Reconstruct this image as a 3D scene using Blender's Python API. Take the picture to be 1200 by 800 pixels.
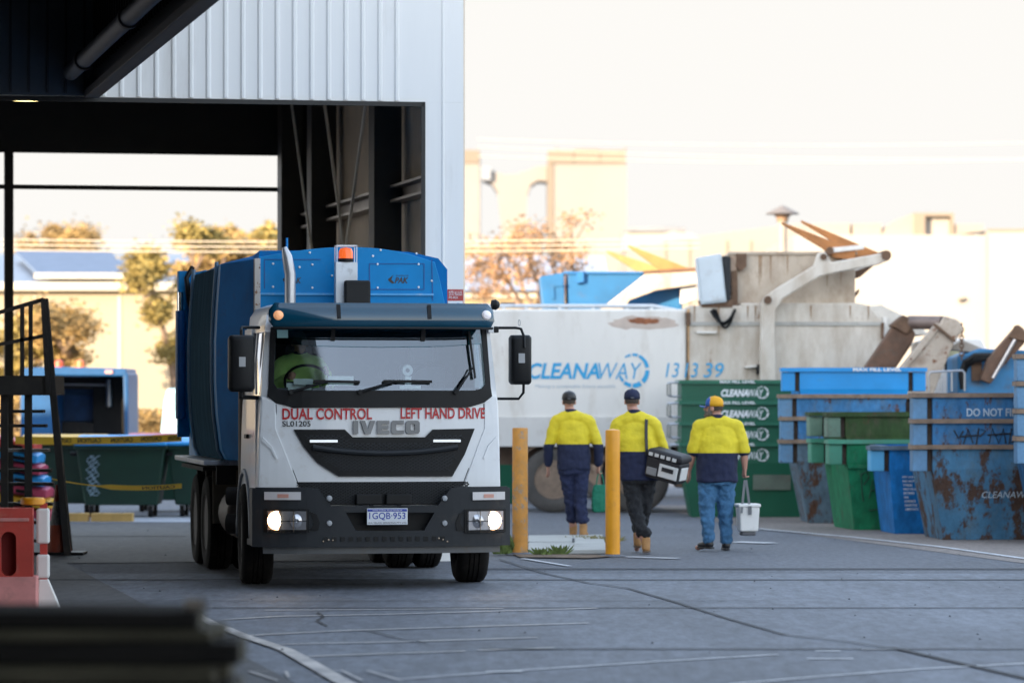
import bpy, bmesh, math, random
from mathutils import Vector, Matrix, Euler
from math import radians as R, sin, cos, pi, tan
random.seed(7)
for o in list(bpy.data.objects): bpy.data.objects.remove(o)
scene = bpy.context.scene
COL = scene.collection

# ------------------------------------------------------------------ camera
HC, FPX, HY = 1.85, 4500.0, 458.0
cd = bpy.data.cameras.new('camera'); cam = bpy.data.objects.new('camera', cd); COL.objects.link(cam)
cam.location = (0, 0, HC); cam.rotation_euler = (R(90), 0, 0)
cd.sensor_width = 36; cd.lens = 135; cd.shift_y = 58/1200
cd.clip_start = 0.5; cd.clip_end = 3000
cd.dof.use_dof = True; cd.dof.focus_distance = 36.6; cd.dof.aperture_fstop = 1.9
scene.camera = cam
# ------------------------------------------------------------------ light
SUN_EL, SUN_AZ = R(13), R(218)          # azimuth clockwise from +Y: low, behind the camera and to the left
w = bpy.data.worlds.new('World'); scene.world = w; w.use_nodes = True
nt = w.node_tree; bg = nt.nodes['Background']
sky = nt.nodes.new('ShaderNodeTexSky'); sky.sky_type = 'NISHITA'; sky.sun_disc = False
sky.sun_elevation = SUN_EL; sky.sun_rotation = SUN_AZ
sky.air_density = 1.0; sky.dust_density = 1.0; sky.ozone_density = 1.0
# hazy bright band low in the sky, mixed by direction
tcw = nt.nodes.new('ShaderNodeTexCoord'); sx = nt.nodes.new('ShaderNodeSeparateXYZ'); nt.links.new(tcw.outputs['Generated'], sx.inputs[0])
mr = nt.nodes.new('ShaderNodeMapRange'); mr.interpolation_type = 'SMOOTHSTEP'
mr.inputs['From Min'].default_value = .0; mr.inputs['From Max'].default_value = .65; mr.inputs['To Min'].default_value = .92; mr.inputs['To Max'].default_value = .25
nt.links.new(sx.outputs[2], mr.inputs[0])
mxw = nt.nodes.new('ShaderNodeMix'); mxw.data_type = 'RGBA'; nt.links.new(mr.outputs[0], mxw.inputs[0])
nt.links.new(sky.outputs[0], mxw.inputs[6]); mxw.inputs[7].default_value = (2.75, 2.75, 2.72, 1)
# duller cream haze low over the far horizon (+Y), away from the sun
def smooth(inp, a, b):
    r = nt.nodes.new('ShaderNodeMapRange'); r.interpolation_type = 'SMOOTHSTEP'; r.inputs['From Min'].default_value = a; r.inputs['From Max'].default_value = b
    nt.links.new(inp, r.inputs[0]); return r.outputs[0]
el_ = smooth(sx.outputs[2], .26, .12); az_ = smooth(sx.outputs[1], .35, .75)
mu = nt.nodes.new('ShaderNodeMath'); mu.operation = 'MULTIPLY'; nt.links.new(el_, mu.inputs[0]); nt.links.new(az_, mu.inputs[1])
mx2 = nt.nodes.new('ShaderNodeMix'); mx2.data_type = 'RGBA'; nt.links.new(mu.outputs[0], mx2.inputs[0]); nt.links.new(mxw.outputs[2], mx2.inputs[6]); mx2.inputs[7].default_value = (1.18, 1.155, 1.11, 1)
nt.links.new(mx2.outputs[2], bg.inputs[0]); bg.inputs[1].default_value = 0.12
sd = bpy.data.lights.new('sun', 'SUN'); so = bpy.data.objects.new('sun', sd); COL.objects.link(so)
sd.energy = 2.0; sd.angle = R(0.5); sd.color = (1.0, 0.78, 0.54)
sdir = Vector((sin(SUN_AZ)*cos(SUN_EL), cos(SUN_AZ)*cos(SUN_EL), sin(SUN_EL)))
so.rotation_euler = sdir.to_track_quat('Z', 'Y').to_euler()
scene.view_settings.view_transform = 'Standard'; scene.view_settings.look = 'None'
scene.view_settings.exposure = 2.8; scene.view_settings.gamma = 1

# ------------------------------------------------------------------ helpers
def PX(px, Y): return (px-600)/FPX*Y
def PZ(py, Y): return HC+(HY-py)/FPX*Y
def G(px, py):
    Y = FPX*HC/(py-HY); return (PX(px, Y), Y)

def tag(o, label=None, cat=None, group=None, kind=None):
    if label: o['label'] = label
    if cat: o['category'] = cat
    if group: o['group'] = group
    if kind: o['kind'] = kind
    return o
def empty(name, loc, rz=0, label=None, cat=None, group=None):
    o = bpy.data.objects.new(name, None); o.empty_display_size = .2; COL.objects.link(o)
    o.location = loc; o.rotation_euler = (0, 0, rz)
    return tag(o, label, cat, group)
def kids(o): return [c for c in bpy.data.objects if c.parent == o]
def copy_tree(o, parent=None):
    c = o.copy(); COL.objects.link(c)
    if parent: c.parent = parent
    for ch in kids(o): copy_tree(ch, c)
    return c

def orth(d):
    d = d.normalized(); a = Vector((0, 0, 1)) if abs(d.z) < .95 else Vector((0, 1, 0))
    x = a.cross(d).normalized(); return x, d.cross(x).normalized()
class MB:
    def __init__(s): s.v = []; s.f = []
    def add(s, vs, fs):
        n = len(s.v); s.v += [Vector(p) for p in vs]; s.f += [[n+i for i in f] for f in fs]; return s
    def box(s, x0, x1, y0, y1, z0, z1, rot=None):
        vs = [Vector((x, y, z)) for z in (z0, z1) for y in (y0, y1) for x in (x0, x1)]
        if rot:
            c = Vector(((x0+x1)/2, (y0+y1)/2, (z0+z1)/2)); m = Euler(rot).to_matrix()
            vs = [c+m@(p-c) for p in vs]
        return s.add(vs, [(0,2,3,1), (4,5,7,6), (0,1,5,4), (2,6,7,3), (0,4,6,2), (1,3,7,5)])
    def beam(s, p, q, w, h):
        p, q = Vector(p), Vector(q); x, y = orth(q-p)
        vs = [c+x*a*w/2+y*b*h/2 for c in (p, q) for a, b in ((-1,-1), (1,-1), (1,1), (-1,1))]
        return s.add(vs, [(0,3,2,1), (4,5,6,7)]+[(i, (i+1) % 4, (i+1) % 4+4, i+4) for i in range(4)])
    def loft(s, rings, caps=True):
        n = len(rings[0]); vs = [p for r in rings for p in r]; fs = []
        for k in range(len(rings)-1):
            for i in range(n):
                j = (i+1) % n; fs.append((k*n+i, k*n+j, (k+1)*n+j, (k+1)*n+i))
        if caps: fs.append(tuple(range(n-1, -1, -1))); fs.append(tuple((len(rings)-1)*n+i for i in range(n)))
        return s.add(vs, fs)
    def cyl(s, p, q, r, n=16, r2=None):
        p, q = Vector(p), Vector(q); x, y = orth(q-p); r2 = r if r2 is None else r2
        ring = lambda c, rr: [c+(x*cos(2*pi*i/n)+y*sin(2*pi*i/n))*rr for i in range(n)]
        return s.loft([ring(p, r), ring(q, r2)])
    def tube(s, pts, r, n=10):
        pts = [Vector(p) for p in pts]; rings = []; px = None
        rs = r if isinstance(r, (list, tuple)) else [r]*len(pts)
        for i, p in enumerate(pts):
            d = (pts[min(i+1, len(pts)-1)]-pts[max(i-1, 0)]).normalized()
            if px is None: x, y = orth(d)
            else:
                x = (px-d*px.dot(d)).normalized(); y = d.cross(x)
            px = x
            rings.append([p+(x*cos(2*pi*k/n)+y*sin(2*pi*k/n))*rs[i] for k in range(n)])
        return s.loft(rings)
    def prism(s, poly, a, b, ax='y'):
        f = {'y': lambda u, v, t: (u, t, v), 'x': lambda u, v, t: (t, u, v), 'z': lambda u, v, t: (u, v, t)}[ax]
        return s.loft([[Vector(f(u, v, a)) for u, v in poly], [Vector(f(u, v, b)) for u, v in poly]])
    def lathe(s, prof, c=(0,0,0), ax='x', n=32, caps=True):   # prof: (r, t)
        c = Vector(c); rings = []
        for r, t in prof:
            ring = []
            for i in range(n):
                a = 2*pi*i/n
                v = {'x': (t, r*cos(a), r*sin(a)), 'z': (r*cos(a), r*sin(a), t), 'y': (r*cos(a), t, r*sin(a))}[ax]
                ring.append(c+Vector(v))
            rings.append(ring)
        return s.loft(rings, caps)
    def strip(s, pts, w, z=0.0):                 # flat ribbon on the ground
        L = len(pts); vs = []
        for i, p in enumerate(pts):
            a = Vector(pts[max(i-1, 0)]); b = Vector(pts[min(i+1, L-1)]); d = (b-a).normalized()
            nrm = Vector((-d.y, d.x)); ww = w[i] if isinstance(w, (list, tuple)) else w
            for sg in (-1, 1):
                q = Vector(p)+nrm*sg*ww/2; vs.append((q.x, q.y, z))
        return s.add(vs, [(2*i, 2*i+1, 2*i+3, 2*i+2) for i in range(L-1)])
    def build(s, name, mat, parent=None, bevel=0, smooth=False, solid=0, seg=2, loc=None):
        me = bpy.data.meshes.new(name); me.from_pydata([tuple(p) for p in s.v], [], s.f); me.update()
        bm = bmesh.new(); bm.from_mesh(me); bmesh.ops.recalc_face_normals(bm, faces=bm.faces); bm.to_mesh(me); bm.free()
        o = bpy.data.objects.new(name, me); COL.objects.link(o)
        if mat: me.materials.append(mat)
        if parent: o.parent = parent
        if loc: o.location = loc
        if smooth:
            for p in me.polygons: p.use_smooth = True
            if smooth != 'all':
                me.update(); bm = bmesh.new(); bm.from_mesh(me)
                for e in bm.edges:
                    if len(e.link_faces) == 2 and e.calc_face_angle(0) > R(38): e.smooth = False
                bm.to_mesh(me); bm.free()
        if solid:
            m = o.modifiers.new('solid', 'SOLIDIFY'); m.thickness = solid; m.offset = 0
        if bevel:
            m = o.modifiers.new('bevel', 'BEVEL'); m.width = bevel; m.segments = seg; m.limit_method = 'ANGLE'; m.angle_limit = R(35)
        return o

# ---- materials
MATS = {}
def mat(name, col, rough=.6, metal=0, var=.12, vs=2.5, bump=0, bs=60, rust=0, rcol=(.12,.045,.02), rs=3.0, spec=.5,
        dirt=0, dcol=(.10,.08,.06), emit=None, es=0, coat=0, stretch=None, speck=0, ss=22):
    if name in MATS: return MATS[name]
    m = bpy.data.materials.new(name); m.use_nodes = True; n = m.node_tree.nodes; L = m.node_tree.links
    b = n['Principled BSDF']; MATS[name] = m
    b.inputs['Metallic'].default_value = metal; b.inputs['Roughness'].default_value = rough
    b.inputs['Specular IOR Level'].default_value = spec; b.inputs['Coat Weight'].default_value = coat
    tc = n.new('ShaderNodeTexCoord'); src = tc.outputs['Object']
    if stretch:
        mp = n.new('ShaderNodeMapping'); mp.inputs['Scale'].default_value = stretch; L.new(src, mp.inputs[0]); src = mp.outputs[0]
    def noise(sc, det=5, ro=.6):
        t = n.new('ShaderNodeTexNoise'); t.inputs['Scale'].default_value = sc; t.inputs['Detail'].default_value = det
        t.inputs['Roughness'].default_value = ro; L.new(src, t.inputs['Vector']); return t
    def ramp(inp, a, c):
        r = n.new('ShaderNodeMapRange'); r.inputs['From Min'].default_value = a; r.inputs['From Max'].default_value = c
        L.new(inp, r.inputs['Value']); return r.outputs[0]
    def mix(f, a, c):
        x = n.new('ShaderNodeMix'); x.data_type = 'RGBA'
        L.new(f, x.inputs['Factor'])
        for s_, val in (('A', a), ('B', c)):
            i = [k for k in x.inputs if k.name == s_ and k.type == 'RGBA'][0]
            if isinstance(val, tuple): i.default_value = (*val, 1)
            else: L.new(val, i)
        return [k for k in x.outputs if k.type == 'RGBA'][0]
    lo = tuple(max(0, c*(1-var)) for c in col); hi = tuple(min(1, c*(1+var)) for c in col)
    nz = noise(vs); out = mix(ramp(nz.outputs[0], .3, .7), lo, hi)
    if dirt:
        d = noise(vs*1.7, 8, .7); out = mix(ramp(d.outputs[0], .62-dirt*.3, .85-dirt*.15), out, dcol)
    if rust:
        r1 = noise(rs, 9, .72); rf = ramp(r1.outputs[0], .66-rust*.28, .70-rust*.26)
        r2 = noise(rs*6, 4); rc = mix(ramp(r2.outputs[0], .3, .7), rcol, tuple(c*1.7 for c in rcol))
        out = mix(rf, out, rc)
        rr = n.new('ShaderNodeMapRange'); rr.inputs['To Min'].default_value = rough; rr.inputs['To Max'].default_value = .9
        L.new(rf, rr.inputs['Value']); L.new(rr.outputs[0], b.inputs['Roughness'])
    if speck:
        sp1 = noise(ss, 6, .75); dk = n.new('ShaderNodeMix'); dk.data_type = 'RGBA'; dk.blend_type = 'MULTIPLY'; dk.inputs[0].default_value = 1
        mr_ = n.new('ShaderNodeMapRange'); mr_.inputs['From Min'].default_value = .3; mr_.inputs['From Max'].default_value = .7; mr_.inputs['To Min'].default_value = 1-speck; mr_.inputs['To Max'].default_value = 1+speck
        L.new(sp1.outputs[0], mr_.inputs[0]); cc = n.new('ShaderNodeCombineColor')
        for i_ in range(3): L.new(mr_.outputs[0], cc.inputs[i_])
        L.new(out, dk.inputs[6]); L.new(cc.outputs[0], dk.inputs[7]); out = dk.outputs[2]
    L.new(out, b.inputs['Base Color'])
    if bump:
        bn = noise(bs, 4); bp = n.new('ShaderNodeBump'); bp.inputs['Strength'].default_value = bump; bp.inputs['Distance'].default_value = .02
        L.new(bn.outputs[0], bp.inputs['Height']); L.new(bp.outputs[0], b.inputs['Normal'])
    if emit:
        b.inputs['Emission Color'].default_value = (*emit, 1); b.inputs['Emission Strength'].default_value = es
    return m
def glass(name, tint=(.8,.9,.95), rough=.02, refl=.25):
    m = bpy.data.materials.new(name); m.use_nodes = True; n = m.node_tree.nodes; L = m.node_tree.links
    n.remove(n['Principled BSDF']); out = n['Material Output']
    tr = n.new('ShaderNodeBsdfTransparent'); tr.inputs[0].default_value = (*tint, 1)
    gl = n.new('ShaderNodeBsdfGlossy'); gl.inputs['Roughness'].default_value = rough
    gl.inputs[0].default_value = (.8, .87, 1, 1)
    fr = n.new('ShaderNodeFresnel'); fr.inputs[0].default_value = 1.5
    ad = n.new('ShaderNodeMath'); ad.operation = 'ADD'; ad.inputs[1].default_value = refl; ad.use_clamp = True
    mx = n.new('ShaderNodeMixShader'); L.new(fr.outputs[0], ad.inputs[0]); L.new(ad.outputs[0], mx.inputs[0])
    L.new(tr.outputs[0], mx.inputs[1]); L.new(gl.outputs[0], mx.inputs[2]); L.new(mx.outputs[0], out.inputs[0])
    return m

# ---- lettering: mesh in the XZ plane, facing -Y
def lettering(s, mt, parent, x0, x1, z0, z1, y, shear=0, off=0.0, mirror=False, name='lettering', rotz=None):
    c = bpy.data.curves.new('t', 'FONT'); c.body = s; c.size = 1; c.shear = shear; c.offset = off; c.resolution_u = 3
    t = bpy.data.objects.new('t', c); COL.objects.link(t)
    dg = bpy.context.evaluated_depsgraph_get(); me = bpy.data.meshes.new_from_object(t.evaluated_get(dg))
    bpy.data.objects.remove(t)
    xs = [v.co.x for v in me.vertices]; ys = [v.co.y for v in me.vertices]
    if not xs: return None
    ax, bx, ay, by = min(xs), max(xs), min(ys), max(ys)
    for v in me.vertices:
        u = (v.co.x-ax)/(bx-ax); q = (v.co.y-ay)/(by-ay)
        if mirror: u = 1-u
        X = x0+u*(x1-x0); Z = z0+q*(z1-z0)
        v.co = (X, y(X, Z) if callable(y) else y, Z)
    me.name = name; me.materials.clear(); me.materials.append(mt)
    o = bpy.data.objects.new(name, me); COL.objects.link(o); o.parent = parent
    return o
def arc_ring(mt, parent, cx, cz, r, w, y, segs, name='emblem', squash=1.0):
    mb = MB()
    for a0, a1, w0, w1 in segs:
        n = 10; vs = []
        for i in range(n+1):
            t = i/n; a = R(a0+(a1-a0)*t); ww = (w0+(w1-w0)*t)*w
            for rr in (r-ww/2, r+ww/2): vs.append((cx+rr*cos(a)*squash, y, cz+rr*sin(a)))
        mb.add(vs, [(2*i, 2*i+1, 2*i+3, 2*i+2) for i in range(n)])
    return mb.build(name, mt, parent)
SWIRL = [(140,118,.5,.5), (110,84,.6,.7), (76,14,.5,1.25), (4,-42,1.25,1.1), (-50,-92,1.0,.9), (-99,-128,.85,.7), (-134,-160,.6,.5)]

def bend_patch(poly, ysurf, off, mt, name, parent, step=.08, thick=.012, smooth=False):
    bm = bmesh.new(); vs = [bm.verts.new((x, 0, z)) for x, z in poly]; bm.faces.new(vs)
    xs = [p[0] for p in poly]; zs = [p[1] for p in poly]
    x = min(xs)+step
    while x < max(xs):
        bmesh.ops.bisect_plane(bm, geom=bm.verts[:]+bm.edges[:]+bm.faces[:], plane_co=(x,0,0), plane_no=(1,0,0)); x += step
    z = min(zs)+step*2
    while z < max(zs):
        bmesh.ops.bisect_plane(bm, geom=bm.verts[:]+bm.edges[:]+bm.faces[:], plane_co=(0,0,z), plane_no=(0,0,1)); z += step*2
    for v in bm.verts: v.co.y = ysurf(v.co.x, v.co.z)-off
    bmesh.ops.triangulate(bm, faces=bm.faces[:])
    bmesh.ops.recalc_face_normals(bm, faces=bm.faces)
    me = bpy.data.meshes.new(name); bm.to_mesh(me); bm.free(); me.materials.append(mt)
    o = bpy.data.objects.new(name, me); COL.objects.link(o); o.parent = parent
    if smooth:
        for p in me.polygons: p.use_smooth = True
    if thick:
        m = o.modifiers.new('solid', 'SOLIDIFY'); m.thickness = thick; m.offset = 0
    return o

# ---- palette
M_white = mat('white_paint', (.70,.72,.74), .35, var=.05, dirt=.12, dcol=(.48,.45,.41), vs=2)
M_cabwhite = mat('cab_white', (.72,.74,.755), .3, var=.04, coat=.3, dirt=.2, dcol=(.56,.54,.51), vs=3)
M_black = mat('black_plastic', (.008,.0085,.0095), .5, var=.2, bump=.05, bs=200, spec=.25)
M_darkgrey = mat('dark_grey_plastic', (.022,.025,.029), .55, var=.15, bump=.05, bs=150, dirt=.15, dcol=(.06,.055,.048), spec=.25)
M_rubber = mat('tyre_rubber', (.016,.015,.014), .9, var=.25, dirt=.25, dcol=(.04,.034,.028), spec=.2)
M_steel = mat('bare_steel', (.42,.43,.45), .35, metal=.9, var=.15)
M_chrome = mat('chrome', (.75,.75,.77), .12, metal=1, var=.04)
M_truckblue = mat('truck_blue', (.001,.215,.52), .5, var=.10, vs=3, dirt=.08, dcol=(.05,.22,.42), spec=.22)
M_chassis = mat('chassis_grime', (.022,.019,.017), .8, var=.35, dirt=.3, dcol=(.07,.05,.035))
M_brownsteel = mat('brown_steel', (.13,.075,.045), .8, var=.35, vs=5, bump=.2, bs=40)
M_yellowpole = mat('bollard_yellow', (.74,.31,.010), .42, var=.08, dirt=.2, dcol=(.50,.22,.03), vs=5)
M_wornpole = mat('bollard_worn', (.55,.25,.045), .6, var=.2, dirt=.5, dcol=(.33,.20,.09), vs=4, rust=.42, rcol=(.24,.18,.13), rs=9)
M_red = mat('red_letter', (.45,.015,.02), .4, var=.02)
M_blackletter = mat('black_letter', (.01,.01,.012), .4, var=.02)
M_blueletter = mat('blue_letter', (.015,.26,.55), .4, var=.05)
M_whiteletter = mat('white_letter', (.75,.77,.78), .5, var=.05)
M_grass = mat('weed', (.09,.13,.03), .8, var=.4, vs=20)

# ------------------------------------------------------------------ ground
gm = mat('asphalt', (.118,.126,.143), .85, var=.16, vs=.3, bump=.5, bs=25, dirt=.35, dcol=(.08,.084,.092), stretch=(1,.35,1), speck=.32, ss=14, spec=.3)
MB().add([(-400,-60,0),(500,-60,0),(500,900,0),(-400,900,0)], [(0,1,2,3)]).build('ground', gm)['kind'] = 'structure'
# smoother concrete apron in front
def concrete(name, col, **k): return mat(name, col, **k)
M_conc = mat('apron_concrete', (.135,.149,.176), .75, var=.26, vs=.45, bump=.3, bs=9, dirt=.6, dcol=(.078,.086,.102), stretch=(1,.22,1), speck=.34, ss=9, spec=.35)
ya = G(600,672)[1]
ap = MB().add([(-60,-30,.004),(60,-30,.004),(60,ya,.004),(-60,ya,.004)], [(0,1,2,3)]).build('concrete_apron', M_conc); tag(ap, kind='structure')
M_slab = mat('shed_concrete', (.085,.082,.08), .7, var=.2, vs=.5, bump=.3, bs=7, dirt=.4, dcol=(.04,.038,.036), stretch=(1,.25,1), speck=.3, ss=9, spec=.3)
M_slab2 = mat('shade_dark_concrete', (.075,.078,.085), .7, var=.25, vs=.7, bump=.3, bs=7, dirt=.5, dcol=(.038,.038,.04), stretch=(1,.25,1), speck=.3, ss=9, spec=.3)  # darker than the apron: canopy shade put into the floor colour
SH = R(11.4)                                        # yaw of the sheds
dv = Vector((-sin(SH), cos(SH))); wv = Vector((cos(SH), sin(SH)))
def UV(u, v): p = wv*u+dv*v; return (p.x, p.y)
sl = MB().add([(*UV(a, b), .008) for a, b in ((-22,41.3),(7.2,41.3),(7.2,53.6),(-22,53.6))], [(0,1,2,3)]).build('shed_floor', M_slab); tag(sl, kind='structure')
c2 = MB().add([(*UV(a, b), .0085) for a, b in ((-22,20),(3.45,20),(3.45,41.29),(-22,41.29))], [(0,1,2,3)]).build('canopy_shade_floor', M_slab2); tag(c2, kind='structure')
M_brownasph = mat('brown_asphalt', (.19,.165,.15), .85, var=.2, vs=.4, bump=.3, bs=20, dirt=.3, dcol=(.12,.105,.095), stretch=(1,.3,1), speck=.3, ss=14)
a_, b_, c_ = G(845,613), G(905,621), G(1260,668)
ba = MB().add([(*a_,.004),(*b_,.004),(*c_,.004),(40,c_[1]-2,.004),(40,75,.004),(PX(760,62),62,.004)], [(0,1,2,3,4,5)]).build('bin_yard_paving', M_brownasph); tag(ba, kind='structure')
M_line = mat('white_road_paint', (.55,.56,.58), .6, var=.2, vs=3, dirt=.5, dcol=(.22,.23,.25))
M_thinline = mat('worn_road_paint', (.46,.43,.40), .6, var=.3, vs=2, dirt=.5, dcol=(.17,.18,.21))
M_joint = mat('joint_tar', (.035,.037,.042), .9, var=.4, vs=1.0)
def jig(p, q, n, amp):
    out = []
    for i in range(n+1):
        t = i/n; out.append((p[0]+(q[0]-p[0])*t+random.uniform(-amp, amp)*.4, p[1]+(q[1]-p[1])*t+random.uniform(-amp, amp)))
    return out
j = MB()
for y, x0, x1, wd in ((667,540,1300,.16),(680,-100,1300,.10),(713,-100,1300,.07),(761.5,560,1300,.07),(705,-100,900,.03),(629,80,217,.10)):
    j.strip(jig(G(x0,y), G(x1,y), 30, .015), wd, .013)
cr = MB()
for pts in ([(585,656),(640,673),(690,684),(735,690),(790,706),(850,725),(920,745)], [(920,745),(985,752),(1048,761)],):
    cr.strip([G(*p) for p in pts], .028, .014)
cr.strip([G(*p) for p in [(1045,760),(1110,775),(1210,798),(1300,818)]], .05, .0145)
for pts in ([(372,718),(380,724),(371,728),(384,735)], [(432,740),(448,744),(470,750),(492,753),(500,755)]):
    cr.strip([G(*p) for p in pts], .02, .014)
tag(j.build('expansion_joints', M_joint), kind='structure')
tag(cr.build('ground_cracks', M_joint), kind='structure')
ln = MB()
ln.strip([G(888,620), G(1000,630), G(1100,641), G(1200,655), G(1300,668)], .10, .012)
ln.strip([G(862,635.5), G(905,637)], .28, .012)
ln.strip([G(*p) for p in [(470,797),(620,786),(760,777),(912,768)]], .045, .012)
ln.strip([G(*p) for p in [(855,803),(960,794),(1080,785),(1210,778)]], .045, .012)
ln.strip([G(*p) for p in [(570,789),(612,788.5)]], .08, .016)
for x0, x1, y in ((945,1000,773),(955,985,764),(1010,1050,762)): ln.strip([G(x0,y), G(x1,y)], .06, .012)
ln.strip([G(612,655), G(668,664)], .06, .012)
ln.strip([G(735,653), G(795,655)], .14, .012)
tag(ln.build('white_lane_lines', M_line), kind='structure')
tl_ = MB()
for pts in ([(262,727),(330,723),(445,721),(700,713.5)], [(285,746),(400,740),(560,735),(690,731)], [(310,716),(460,715),(590,714)], [(330,756),(470,753),(630,748)],
            [(345,771),(450,767),(545,764)],[(560,763),(650,760)]):
    tl_.strip([G(*p) for p in pts], .06, .012)
tl_.strip([G(*p) for p in [(218,716),(250,732),(290,748),(335,763),(362,778),(400,800),(430,815)]], [.09,.10,.10,.11,.12,.12,.12], .016)
for pts in ([(292,789),(325,800)], [(300,789),(335,789)], [(335,789),(338,796)], [(360,789),(400,788)], [(366,795),(395,795)], [(430,788),(470,800)], [(400,788),(425,800)], [(448,788),(470,789)]):
    tl_.strip([G(*p) for p in pts], .02, .02)
tag(tl_.build('worn_lane_lines', M_thinline), kind='structure')
# ground beyond the shed: its daylight painted as a pale bluish strip
M_litground = mat('lit_ground_tint', (.42,.45,.50), .6, var=.1, bump=.2, bs=8)
ps = MB().add([(PX(-20,54.2),54.2,.004),(PX(560,54.2),54.2,.004),(PX(560,56.5),56.5,.004),(PX(-20,56.5),56.5,.004)], [(0,1,2,3)]).build('lit_ground_strip', M_litground); tag(ps, kind='structure')
# dry verge and street beyond the yard
M_verge = mat('dry_verge', (.20,.14,.05), .95, var=.3, vs=.3, bump=.4, bs=6)
vg = MB().add([(-120,84,.006),(-4.0,84,.006),(-4.0,97,.006),(-120,97,.006)], [(0,1,2,3)]).build('grass_verge', M_verge); tag(vg, kind='structure')
# litter of small stones, counted as ground stuff
st = MB()
for i in range(90):
    px, py = random.uniform(20, 1200), random.uniform(612, 770); x, y = G(px, py); r = random.uniform(.004, .013)
    st.add([(x-r,y,.018),(x,y-r,.018),(x+r,y,.018),(x,y+r,.018),(x,y,.018+r)], [(0,1,4),(1,2,4),(2,3,4),(3,0,4)])
tag(st.build('gravel', M_joint), 'small dark stones scattered over the yard', 'gravel', kind='stuff')

# ------------------------------------------------------------------ main shed
def on_uv(u, v, z): x, y = UV(u, v); return Vector((x, y, z))
M_clad = mat('shed_cladding', (.80,.80,.78), .5, var=.04, vs=1.2, dirt=.22, dcol=(.62,.60,.56), stretch=(1,1,.15))
M_cladin = mat('shed_cladding_warm_lit', (.76,.66,.54), .5, var=.12, vs=1)  # beige tone stands in for warm light bounced onto the inner wall
M_cladshade = mat('cladding_in_shade', (.09,.115,.14), .55, var=.1)
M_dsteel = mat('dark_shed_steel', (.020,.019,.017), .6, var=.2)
M_rod = mat('brace_rod', (.80,.77,.70), .5, var=.1)
UJ, VF, VB, HW, HO = 7.30, 41.15, 52.0, 7.0, 4.99
UE = UJ+.455
def shed_obj(o): return o
shed = empty('shed', (*UV(UJ, VF), 0), SH, 'white ribbed metal shed with a tall drive-through bay behind the blue truck', 'shed')
# local frame: x along the front wall, y into the shed
m = MB()
m.box(-30, UE-UJ, 0, .06, HO, HW)            # front fascia
m.box(0, UE-UJ, 0, .06, 0, HO-.001)
m.build('front_wall', M_clad, shed)
m = MB()
x = -.28
while x > -26:
    m.prism([(x-.030,-.0005),(x-.012,-.020),(x+.012,-.020),(x+.030,-.0005)], HO+.012, HW-.02, 'z'); x -= .187
m.prism([(.215,-.0005),(.222,-.014),(.236,-.014),(.243,-.0005)], .1, HW-.02, 'z')
m.build('cladding_rib', M_clad, shed)['kind'] = 'stuff'
MB().box(-.012, .03, -.03, .0, 0, HO+.0).box(-30, .03, -.03, 0, HO-.05, HO-.001).build('door_flashing', M_dsteel, shed)
m = MB().box(UE-UJ-.03, UE-UJ+.03, .06, VB-VF, 0, HW)
m.build('side_wall', M_cladin, shed)
m = MB(); y = .2
while y < VB-VF-.1:
    m.box(UE-UJ-.055, UE-UJ-.03, y, y+.035, 0, HW-.3); y += .10
m.build('inner_rib', M_cladin, shed)['kind'] = 'stuff'
MB().box(-30, UE-UJ+.1, -.05, VB-VF+.1, HW, HW+.12).build('roof', M_dsteel, shed)
Z2 = 5.06
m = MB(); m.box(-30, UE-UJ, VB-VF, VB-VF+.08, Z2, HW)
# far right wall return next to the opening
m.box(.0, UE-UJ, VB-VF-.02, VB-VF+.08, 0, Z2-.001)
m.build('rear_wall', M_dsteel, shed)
for yy in (3.1, 8.1):
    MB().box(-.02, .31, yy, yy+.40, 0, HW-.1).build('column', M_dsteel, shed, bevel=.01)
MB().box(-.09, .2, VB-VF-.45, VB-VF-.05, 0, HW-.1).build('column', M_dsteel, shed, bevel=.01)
xl = PX(10,52.5)
for (pxx) in (10,):
    u = None
# far left column found in the opening
def local_from_px(px, v):     # u offset from the jamb for a pixel column at shed depth v
    k = (px-600)/FPX
    # X = wv.x*u+dv.x*v ; Y = wv.y*u+dv.y*v ; X = kY
    return (k*dv.y*v-dv.x*v)/(wv.x-k*wv.y)-UJ
cx = local_from_px(10, VB)
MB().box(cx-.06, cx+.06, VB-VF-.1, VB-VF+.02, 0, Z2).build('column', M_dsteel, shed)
zb = PZ(219.5, 51.8)
MB().box(-30, .35, VB-VF-.04, VB-VF+.0, zb-.03, zb+.03).build('cross_bar', M_dsteel, shed)
for z in (1.3, 4.05):
    m = MB(); m.prism([(.17,z),(.36,z),(.36,z+.20),(.17,z+.20),(.17,z+.17),(.32,z+.17),(.32,z+.03),(.17,z+.03)], .3, VB-VF-.2, 'y')
    m.build('girt', mat('girt_steel', (.30,.26,.23), .45, metal=.3, var=.2), shed)
# cross-bracing rods between columns
MB().cyl((.12, 4.2, 5.7), (.20, 9.4, .6), .020, 8).build('brace_rod', M_rod, shed)
MB().cyl((.12, 8.0, 5.7), (.20, 4.2, .6), .020, 8).build('brace_rod', M_rod, shed)
MB().cyl((-.16, 8.9, 5.6), (.05, 7.2, 2.2), .018, 8).build('brace_rod', M_rod, shed)
# left columns of the shed, out of view; side left open to light the inside
for y in (.2, 5.2, VB-VF-.5): MB().box(-29.9, -29.6, y, y+.3, 0, HW-.01).build('column', M_dsteel, shed)
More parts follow.
